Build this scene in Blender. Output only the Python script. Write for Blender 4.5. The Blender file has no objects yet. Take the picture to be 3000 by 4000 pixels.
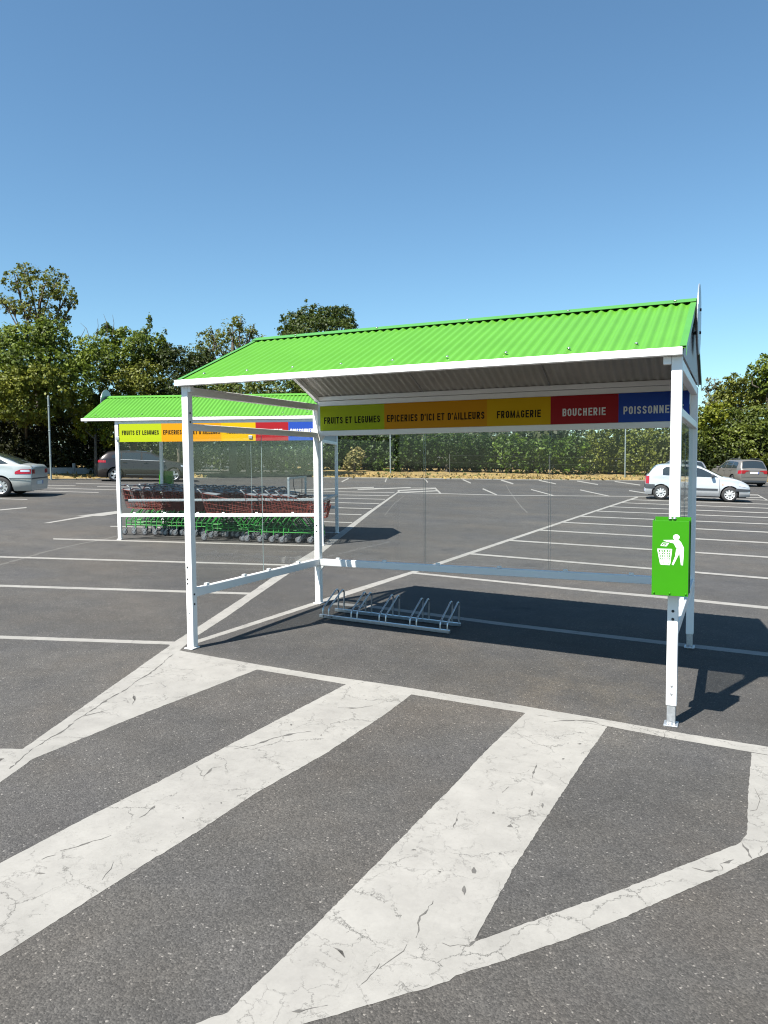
import bpy, bmesh, math, random
import numpy as np
from mathutils import Vector, Matrix
random.seed(5)
SC = bpy.context.scene
COL = SC.collection
R = math.radians
# ---------------------------------------------------------------- camera
cam_d = bpy.data.cameras.new('camera'); cam = bpy.data.objects.new('camera', cam_d); COL.objects.link(cam)
SC.camera = cam
cr = Vector((0.907843875, 0.419243491, -0.007375218)); cu = Vector((-0.020359926, 0.061642686, 0.997890602)); cf = Vector((-0.418813768, 0.905778712, -0.064497702))
m = Matrix((cr, cu, -cf)).transposed().to_4x4(); m.translation = Vector((4.5118629, -5.451109, 1.68))
cam.matrix_world = m
cam_d.sensor_fit = 'VERTICAL'; cam_d.sensor_height = 36.0; cam_d.lens = 36.0 * 2961.69 / 4000.0
cam_d.clip_start = 0.05; cam_d.clip_end = 2000
# ---------------------------------------------------------------- sky and sun
SUN_EL, SUN_AZ = 55.2, 19.5          # the light travels towards azimuth 19.5 degrees (from +Y towards +X)
w = bpy.data.worlds.new('World'); SC.world = w; w.use_nodes = True
nt = w.node_tree; bg = nt.nodes['Background']
sky = nt.nodes.new('ShaderNodeTexSky'); sky.sky_type = 'NISHITA'; sky.sun_disc = False
sky.sun_elevation = R(SUN_EL); sky.sun_rotation = R(SUN_AZ + 180)
sky.altitude = 50; sky.air_density = 1.0; sky.dust_density = 0.3; sky.ozone_density = 3.0
tint = nt.nodes.new('ShaderNodeMix'); tint.data_type = 'RGBA'; tint.blend_type = 'MULTIPLY'; tint.inputs[0].default_value = 1; tint.inputs[7].default_value = (.82, 1.03, 1.035, 1)
nt.links.new(sky.outputs[0], tint.inputs[6]); nt.links.new(tint.outputs[2], bg.inputs[0]); bg.inputs[1].default_value = 0.06
sd = bpy.data.lights.new('sun', 'SUN'); sun = bpy.data.objects.new('sun', sd); COL.objects.link(sun)
sd.energy = 5.0; sd.angle = R(0.53); sd.color = (1, 0.955, 0.88)
tr = Vector((math.sin(R(SUN_AZ)) * math.cos(R(SUN_EL)), math.cos(R(SUN_AZ)) * math.cos(R(SUN_EL)), -math.sin(R(SUN_EL))))
sun.rotation_euler = tr.to_track_quat('-Z', 'Y').to_euler()
vs = SC.view_settings; vs.view_transform = 'Standard'; vs.look = 'None'; vs.exposure = 1.42; vs.gamma = 1; vs.use_curve_mapping = False
SC.cycles.filter_width = 1.15; SC.cycles.max_bounces = 10; SC.cycles.transparent_max_bounces = 24; SC.cycles.caustics_reflective = False; SC.cycles.caustics_refractive = False

GA, GB = -0.0325, 0.0055
def gz(x, y): return GA * x + GB * y            # the car park falls gently to the right
# ---------------------------------------------------------------- materials
def mat(name, col, rough=.6, metal=0., coat=0., spec=.5, vary=0., vscale=8., bump=0., bscale=60.):
    m = bpy.data.materials.new(name); m.use_nodes = True; n = m.node_tree; b = n.nodes['Principled BSDF']
    b.inputs['Base Color'].default_value = (*col, 1); b.inputs['Roughness'].default_value = rough; b.inputs['Metallic'].default_value = metal
    b.inputs['Coat Weight'].default_value = coat; b.inputs['Coat Roughness'].default_value = .08; b.inputs['Specular IOR Level'].default_value = spec
    tc = n.nodes.new('ShaderNodeTexCoord')
    if vary:
        no = n.nodes.new('ShaderNodeTexNoise'); no.inputs['Scale'].default_value = vscale; no.inputs['Detail'].default_value = 5; no.inputs['Roughness'].default_value = .65
        n.links.new(tc.outputs['Object'], no.inputs['Vector'])
        mr = n.nodes.new('ShaderNodeMapRange'); mr.inputs[1].default_value = .3; mr.inputs[2].default_value = .7; mr.inputs[3].default_value = 1 - vary; mr.inputs[4].default_value = 1 + vary
        n.links.new(no.outputs[0], mr.inputs[0])
        mx = n.nodes.new('ShaderNodeMix'); mx.data_type = 'RGBA'; mx.blend_type = 'MULTIPLY'; mx.inputs[0].default_value = 1
        mx.inputs[6].default_value = (*col, 1); n.links.new(mr.outputs[0], mx.inputs[7]); n.links.new(mx.outputs[2], b.inputs['Base Color'])
    if bump:
        nb = n.nodes.new('ShaderNodeTexNoise'); nb.inputs['Scale'].default_value = bscale; nb.inputs['Detail'].default_value = 3
        n.links.new(tc.outputs['Object'], nb.inputs['Vector'])
        bp = n.nodes.new('ShaderNodeBump'); bp.inputs['Strength'].default_value = bump; bp.inputs['Distance'].default_value = .004
        n.links.new(nb.outputs[0], bp.inputs['Height']); n.links.new(bp.outputs[0], b.inputs['Normal'])
    return m
def glass_mat(name, tint, ior=1.5):
    m = bpy.data.materials.new(name); m.use_nodes = True; n = m.node_tree; n.nodes.remove(n.nodes['Principled BSDF'])
    t = n.nodes.new('ShaderNodeBsdfTransparent'); t.inputs[0].default_value = (*tint, 1)
    g = n.nodes.new('ShaderNodeBsdfGlossy'); g.inputs['Roughness'].default_value = .02; g.inputs['Color'].default_value = (.9, .95, .95, 1)
    f = n.nodes.new('ShaderNodeLayerWeight'); f.inputs[0].default_value = .5
    pw = n.nodes.new('ShaderNodeMath'); pw.operation = 'POWER'; n.links.new(f.outputs['Facing'], pw.inputs[0]); pw.inputs[1].default_value = 4.5
    fm = n.nodes.new('ShaderNodeMath'); fm.operation = 'MULTIPLY_ADD'; n.links.new(pw.outputs[0], fm.inputs[0]); fm.inputs[1].default_value = .72; fm.inputs[2].default_value = .016
    x = n.nodes.new('ShaderNodeMixShader'); n.links.new(fm.outputs[0], x.inputs[0]); n.links.new(t.outputs[0], x.inputs[1]); n.links.new(g.outputs[0], x.inputs[2])
    n.links.new(x.outputs[0], n.nodes['Material Output'].inputs[0]); return m

WHITE = mat('white_powder_coat', (.80, .80, .79), .38, vary=.03, vscale=3)
GALV = mat('galvanised_steel', (.46, .48, .50), .42, .75, vary=.18, vscale=40)
GALV2 = mat('bright_galvanised_tube', (.50, .55, .60), .3, .9, vary=.12, vscale=30)
GREEN = mat('green_coated_sheet', (0.0766, 0.2393, 0.0218), .36, vary=.06, vscale=2.2, spec=.5)
GREENCAP = mat('green_ridge_cap', (0.0609, 0.2175, 0.0365), .36, vary=.05)
UNDER = mat('pale_sheet_underside', (0.3654, 0.3523, 0.3219), .6, vary=.1, vscale=3)
GABLE = mat('grey_gable_sheet', (0.3132, 0.3132, 0.3219), .5, vary=.05)
BINGREEN = mat('bin_green', (0.0261, 0.1958, 0.0003), .5, spec=.25, vary=.04, vscale=5)
BINWHITE = mat('pictogram_white', (.7,.7,.7), .5)
DARK = mat('black_plastic', (.018, .018, .02), .5)
BLACKTXT = mat('black_lettering', (.012, .012, .009), .7, spec=.06)
WHITETXT = mat('white_lettering', (.62,.62,.62), .5)
SCREW = mat('zinc_screw', (.75, .76, .78), .25, .9)
DISC = mat('round_sign_metal', (.30, .35, .40), .35, .4)
SIGNCOL = [mat('sign_' + n, c, .5, spec=.15) for n, c in (('lime', (0.3132, 0.3828, 0.0070)), ('orange', (0.51, 0.225, 0.0035)), ('yellow', (0.5220, 0.3132, 0.0022)), ('red', (0.2697, 0.0104, 0.0148)), ('blue', (0.0165, 0.0566, 0.3045)))]
GLASS = glass_mat('clear_acrylic_pane', (.965, .975, .972))
EDGE = mat('pane_edge', (.20, .25, .25), .3)

# ---------------------------------------------------------------- mesh building
class MB:
    def __init__(s): s.v = []; s.f = []; s.mi = []; s.sm = []
    def add(s, vs, fs, mi=0, smooth=False):
        o = len(s.v); s.v += [tuple(p) for p in vs]
        for f in fs: s.f.append([i + o for i in f]); s.mi.append(mi); s.sm.append(smooth)
        return s
    def box(s, a, b, mi=0, M=None):
        (x0, y0, z0), (x1, y1, z1) = a, b
        vs = [Vector(p) for p in ((x0, y0, z0), (x1, y0, z0), (x1, y1, z0), (x0, y1, z0), (x0, y0, z1), (x1, y0, z1), (x1, y1, z1), (x0, y1, z1))]
        if M is not None: vs = [M @ p for p in vs]
        return s.add(vs, [(0, 3, 2, 1), (4, 5, 6, 7), (0, 1, 5, 4), (1, 2, 6, 5), (2, 3, 7, 6), (3, 0, 4, 7)], mi)
    def bbox(s, a, b, bev=.004, mi=0):
        # box with chamfered long edges (all twelve edges)
        bm = bmesh.new(); bmesh.ops.create_cube(bm, size=1)
        for p in bm.verts: p.co = Vector([a[i] + (b[i] - a[i]) * (p.co[i] + .5) for i in range(3)])
        bev = min(bev, .45 * min(abs(b[i] - a[i]) for i in range(3)))
        bmesh.ops.bevel(bm, geom=bm.edges[:], offset=bev, segments=2, affect='EDGES', profile=.5)
        bm.verts.index_update(); s.add([p.co[:] for p in bm.verts], [[q.index for q in f.verts] for f in bm.faces], mi); bm.free(); return s
    def tube(s, pts, r, n=8, mi=0, caps=True, smooth=True):
        pts = [Vector(p) for p in pts]; rs = r if isinstance(r, (list, tuple)) else [r] * len(pts)
        vs = []; up = None
        for i, p in enumerate(pts):
            d = (pts[min(i + 1, len(pts) - 1)] - pts[max(i - 1, 0)]).normalized()
            if up is None:
                up = Vector((0, 0, 1)) if abs(d.z) < .9 else Vector((1, 0, 0))
            a = d.cross(up).normalized(); up = a.cross(d).normalized()
            for k in range(n):
                t = 2 * math.pi * (k + .5) / n; vs.append(p + (a * math.cos(t) + up * math.sin(t)) * rs[i])
        fs = [(i * n + k, i * n + (k + 1) % n, (i + 1) * n + (k + 1) % n, (i + 1) * n + k) for i in range(len(pts) - 1) for k in range(n)]
        o = len(pts) - 1
        s.add(vs, fs, mi, smooth)
        if caps: s.add([vs[k] for k in range(n)], [list(range(n))[::-1]], mi); s.add([vs[o * n + k] for k in range(n)], [list(range(n))], mi)
        return s
    def bar(s, a, b, w, h, mi=0):
        a, b = Vector(a), Vector(b); d = (b - a).normalized(); up = Vector((0, 0, 1)) if abs(d.z) < .95 else Vector((1, 0, 0))
        x = d.cross(up).normalized() * w / 2; z = x.cross(d).normalized() * h / 2
        vs = [a - x - z, a + x - z, a + x + z, a - x + z, b - x - z, b + x - z, b + x + z, b - x + z]
        return s.add(vs, [(0, 1, 2, 3), (7, 6, 5, 4), (0, 4, 5, 1), (1, 5, 6, 2), (2, 6, 7, 3), (3, 7, 4, 0)], mi)
    def lathe(s, prof, c, axis='y', n=20, mi=0, smooth=True):
        # prof: list of (radius, offset along axis)
        c = Vector(c); vs = []
        for (r, o) in prof:
            for k in range(n):
                t = 2 * math.pi * k / n
                p = {'y': (r * math.cos(t), o, r * math.sin(t)), 'x': (o, r * math.cos(t), r * math.sin(t)), 'z': (r * math.cos(t), r * math.sin(t), o)}[axis]
                vs.append(c + Vector(p))
        fs = [(i * n + k, i * n + (k + 1) % n, (i + 1) * n + (k + 1) % n, (i + 1) * n + k) for i in range(len(prof) - 1) for k in range(n)]
        return s.add(vs, fs, mi, smooth)
    def prism(s, poly, y0, y1, mi=0):
        # poly of (x, z), extruded along y
        n = len(poly); vs = [(x, y0, z) for x, z in poly] + [(x, y1, z) for x, z in poly]
        return s.add(vs, [list(range(n)), list(range(2 * n - 1, n - 1, -1))] + [(i, i + n, (i + 1) % n + n, (i + 1) % n) for i in range(n)], mi)
    def build(s, name, mats, parent=None, loc=None):
        me = bpy.data.meshes.new(name); me.from_pydata(s.v, [], s.f)
        for q in (mats if isinstance(mats, (list, tuple)) else [mats]): me.materials.append(q)
        me.polygons.foreach_set('material_index', s.mi); me.polygons.foreach_set('use_smooth', s.sm)
        me.update(); o = bpy.data.objects.new(name, me); COL.objects.link(o)
        if parent: o.parent = parent
        if loc: o.location = loc
        return o
def fixn(o):
    bm = bmesh.new(); bm.from_mesh(o.data); bmesh.ops.recalc_face_normals(bm, faces=bm.faces[:]); bm.to_mesh(o.data); bm.free(); return o
def thing(name, label, cat, loc=(0, 0, 0), rz=0, group=None):
    o = bpy.data.objects.new(name, None); COL.objects.link(o); o.location = loc; o.rotation_euler = (0, 0, rz); o.empty_display_size = .2
    return tag(o, label, cat, group)
def tag(o, label, cat, group=None):
    o['label'] = label; o['category'] = cat
    if group: o['group'] = group
    return o
def structure(o): o['kind'] = 'structure'; return o
def copy_tree(o, parent=None):
    c = o.copy(); COL.objects.link(c); c.parent = parent
    for ch in o.children: copy_tree(ch, c)
    return c

# ---------------------------------------------------------------- ground
def asphalt():
    m = bpy.data.materials.new('asphalt'); m.use_nodes = True; n = m.node_tree; b = n.nodes['Principled BSDF']; L = n.links.new
    tc = n.nodes.new('ShaderNodeTexCoord')
    def noise(sc, det=4, ro=.6):
        q = n.nodes.new('ShaderNodeTexNoise'); q.inputs['Scale'].default_value = sc; q.inputs['Detail'].default_value = det; q.inputs['Roughness'].default_value = ro; L(tc.outputs['Object'], q.inputs['Vector']); return q
    def ramp(src, pts):
        q = n.nodes.new('ShaderNodeValToRGB'); e = q.color_ramp.elements
        while len(e) < len(pts): e.new(.5)
        for el, (p, c) in zip(e, pts): el.position = p; el.color = (*c, 1) if isinstance(c, tuple) else (c, c, c, 1)
        L(src, q.inputs[0]); return q
    def mix(a, bb, mode='MULTIPLY', fac=1.):
        q = n.nodes.new('ShaderNodeMix'); q.data_type = 'RGBA'; q.blend_type = mode
        for sock, val in ((0, fac), (6, a), (7, bb)):
            if isinstance(val, (int, float)): q.inputs[sock].default_value = val
            elif isinstance(val, tuple): q.inputs[sock].default_value = (*val, 1)
            else: L(val, q.inputs[sock])
        return q.outputs[2]
    vo = n.nodes.new('ShaderNodeTexVoronoi'); vo.inputs['Scale'].default_value = 135; L(tc.outputs['Object'], vo.inputs['Vector'])
    bw = n.nodes.new('ShaderNodeSeparateColor'); L(vo.outputs['Color'], bw.inputs[0])
    grit = ramp(bw.outputs[0], [(0, (0.0331, 0.0318, 0.0305)), (.45, (0.0487, 0.0468, 0.0448)), (.8, (0.0600, 0.0576, 0.0548)), (.985, (0.0766, 0.0735, 0.0696)), (1, (0.1740, 0.1653, 0.1549))])
    warm = noise(.55, 5, .62); warmr = ramp(warm.outputs[0], [(.3, (.90, .92, .97)), (.5, (1, .99, .97)), (.72, (1.14, 1.06, .96))])
    c = mix(grit.outputs[0], warmr.outputs[0])
    big = noise(.11, 4, .6); bigr = ramp(big.outputs[0], [(.34, .80), (.5, 1.), (.66, 1.20)]); c = mix(c, bigr.outputs[0])
    mid = noise(3.2, 6, .7); midr = ramp(mid.outputs[0], [(.3, .80), (.55, 1.), (.75, 1.15)]); c = mix(c, midr.outputs[0])
    # faint tyre polish running along the aisle
    mp = n.nodes.new('ShaderNodeMapping'); mp.inputs['Rotation'].default_value = (0, 0, R(-20)); mp.inputs['Scale'].default_value = (.06, .8, 1); L(tc.outputs['Object'], mp.inputs[0])
    st = n.nodes.new('ShaderNodeTexNoise'); st.inputs['Scale'].default_value = 1.; st.inputs['Detail'].default_value = 4; L(mp.outputs[0], st.inputs['Vector'])
    str_ = ramp(st.outputs[0], [(.35, .9), (.65, 1.12)]); c = mix(c, str_.outputs[0])
    # oil and dust spots
    sp = noise(1.1, 3, .55); spr = ramp(sp.outputs[0], [(.27, .72), (.34, 1.)]); c = mix(c, spr.outputs[0])
    fg_ = noise(330, 3, .7); fgr = ramp(fg_.outputs[0], [(.3, .72), (.7, 1.28)]); c = mix(c, fgr.outputs[0])
    oil = noise(7.5, 2, .5); oir = ramp(oil.outputs[0], [(.20, .55), (.25, 1.)]); c = mix(c, oir.outputs[0])
    # tan dust trodden in around the right front post and along the shelter floor
    mp2 = n.nodes.new('ShaderNodeMapping'); mp2.inputs['Location'].default_value = (-3.55, -.55, 0); mp2.inputs['Scale'].default_value = (1, 1, 1); mp2.vector_type = 'POINT'; L(tc.outputs['Object'], mp2.inputs[0])
    gl_ = n.nodes.new('ShaderNodeVectorMath'); gl_.operation = 'LENGTH'; L(mp2.outputs[0], gl_.inputs[0])
    dr = n.nodes.new('ShaderNodeMapRange'); dr.inputs[1].default_value = .2; dr.inputs[2].default_value = 1.15; dr.inputs[3].default_value = 1.; dr.inputs[4].default_value = 0.; L(gl_.outputs['Value'], dr.inputs[0])
    dn = noise(2.6, 6, .7); dnr = ramp(dn.outputs[0], [(.42, 0.), (.66, 1.)]); dm = n.nodes.new('ShaderNodeMath'); dm.operation = 'MULTIPLY'; L(dr.outputs[0], dm.inputs[0]); L(dnr.outputs[0], dm.inputs[1])
    dx = n.nodes.new('ShaderNodeMix'); dx.data_type = 'RGBA'; dx.blend_type = 'MULTIPLY'; L(dm.outputs[0], dx.inputs[0]); L(c, dx.inputs[6]); dx.inputs[7].default_value = (1.35, 1.27, 1.13, 1); c = dx.outputs[2]
    # hairline cracks, only in places
    wn = noise(1.3, 4); wv = n.nodes.new('ShaderNodeMix'); wv.data_type = 'VECTOR'; wv.inputs[0].default_value = .35; L(tc.outputs['Object'], wv.inputs[4]); L(wn.outputs['Color'], wv.inputs[5])
    L(c, b.inputs['Base Color']); b.inputs['Roughness'].default_value = .85; b.inputs['Specular IOR Level'].default_value = .35
    v2 = n.nodes.new('ShaderNodeTexVoronoi'); v2.inputs['Scale'].default_value = 135; L(tc.outputs['Object'], v2.inputs['Vector'])
    bp = n.nodes.new('ShaderNodeBump'); bp.inputs['Strength'].default_value = .5; bp.inputs['Distance'].default_value = .0045; bp.invert = True
    L(v2.outputs['Distance'], bp.inputs['Height']); L(bp.outputs[0], b.inputs['Normal'])
    return m
def paint(name, near):
    m = bpy.data.materials.new(name); m.use_nodes = True; n = m.node_tree; b = n.nodes['Principled BSDF']; L = n.links.new
    tc = n.nodes.new('ShaderNodeTexCoord')
    def noise(sc, det=4, ro=.6, src=None):
        q = n.nodes.new('ShaderNodeTexNoise'); q.inputs['Scale'].default_value = sc; q.inputs['Detail'].default_value = det; q.inputs['Roughness'].default_value = ro; L(src or tc.outputs['Object'], q.inputs['Vector']); return q
    def mr(src, a, bb, c, d):
        q = n.nodes.new('ShaderNodeMapRange'); q.interpolation_type = 'SMOOTHSTEP'
        for i, v in enumerate((a, bb, c, d)): q.inputs[i + 1].default_value = v
        L(src, q.inputs[0]); return q.outputs[0]
    def math_(op, a, bb):
        q = n.nodes.new('ShaderNodeMath'); q.operation = op
        for i, v in enumerate((a, bb)):
            if isinstance(v, (int, float)): q.inputs[i].default_value = v
            else: L(v, q.inputs[i])
        return q.outputs[0]
    wn = noise(4.5, 7, .7)
    sub = n.nodes.new('ShaderNodeVectorMath'); sub.operation = 'MULTIPLY_ADD'; L(wn.outputs['Color'], sub.inputs[0]); sub.inputs[1].default_value = (.26, .26, .26); L(tc.outputs['Object'], sub.inputs[2])
    def cracks(sc, w, lo, hi, msc, seed):
        v = n.nodes.new('ShaderNodeTexVoronoi'); v.feature = 'DISTANCE_TO_EDGE'; v.inputs['Scale'].default_value = sc; L(sub.outputs[0], v.inputs['Vector'])
        ed = mr(v.outputs['Distance'], 0, w, 1, 0)
        mp = n.nodes.new('ShaderNodeMapping'); mp.inputs['Location'].default_value = (seed, seed * 2, 0); L(tc.outputs['Object'], mp.inputs[0])
        mk = noise(msc, 4, .65, mp.outputs[0]); mk2 = noise(sc * 1.9, 3, .6, mp.outputs[0]); return math_('MULTIPLY', ed, math_('MULTIPLY', mr(mk.outputs[0], lo, hi, 0, 1), mr(mk2.outputs[0], .42, .55, .12, 1)))
    c1 = cracks(2.4, .0105, .43, .53, 2.3, 3.1)
    c2 = cracks(6.5, .022, .40, .54, 1.9, 11.7)
    c3 = cracks(17, .05, .36, .60, 2.2, 27.)
    chip = noise(17, 5, .62); chips = mr(chip.outputs[0], .66, .69, 0, 1)
    tone = noise(5.5, 6, .68); t2 = noise(.8, 4, .6); t3 = noise(60, 4, .7)
    r = n.nodes.new('ShaderNodeValToRGB'); e = r.color_ramp.elements; e[0].position = .28; e[0].color = (0.1653, 0.1601, 0.1488, 1); e[1].position = .62; e[1].color = (0.2393, 0.2323, 0.2158, 1)
    L(math_('ADD', math_('MULTIPLY', tone.outputs[0], .5), math_('ADD', math_('MULTIPLY', t2.outputs[0], .35), math_('MULTIPLY', t3.outputs[0], .15))), r.inputs[0])
    def mixc(a, col, fac):
        q = n.nodes.new('ShaderNodeMix'); q.data_type = 'RGBA'; L(fac, q.inputs[0]); L(a, q.inputs[6]); q.inputs[7].default_value = (*col, 1); return q.outputs[2]
    c = mixc(r.outputs[0], (0.1392, 0.1331, 0.1218), math_('MULTIPLY', c3, .38))
    c = mixc(c, (0.1001, 0.0957, 0.0887), math_('MULTIPLY', c2, .72))
    c = mixc(c, (0.0609, 0.0583, 0.0539), math_('MULTIPLY', c1, .8))
    if near: c = mixc(c, (0.0435, 0.0418, 0.0400), math_('MULTIPLY', chips, math_('ADD', .25, c1)))
    L(c, b.inputs['Base Color']); b.inputs['Roughness'].default_value = .7; b.inputs['Specular IOR Level'].default_value = .3
    h = math_('SUBTRACT', math_('MULTIPLY', tone.outputs[0], .16), math_('ADD', c1, math_('MULTIPLY', c2, .72)))
    bp = n.nodes.new('ShaderNodeBump'); bp.inputs['Strength'].default_value = .35; bp.inputs['Distance'].default_value = .004; L(h, bp.inputs['Height']); L(bp.outputs[0], b.inputs['Normal'])
    return m
ASPH = asphalt(); PAINT = paint('road_paint', True); PAINTF = paint('old_road_paint', False)
g = MB(); E = 700
g.add([(x, y, gz(x, y)) for x, y in ((-E * .4, -E * .2), (E * .4, -E * .2), (E * .4, E), (-E * .4, E))], [(0, 1, 2, 3)])
structure(g.build('ground', ASPH))
CRACK = mat('open_crack', (.075, .072, .067), .95, vary=.35, vscale=25)
SEAM = mat('worn_asphalt_joint', (0.0800, 0.0766, 0.0705), .9, vary=.25, vscale=9)
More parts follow.
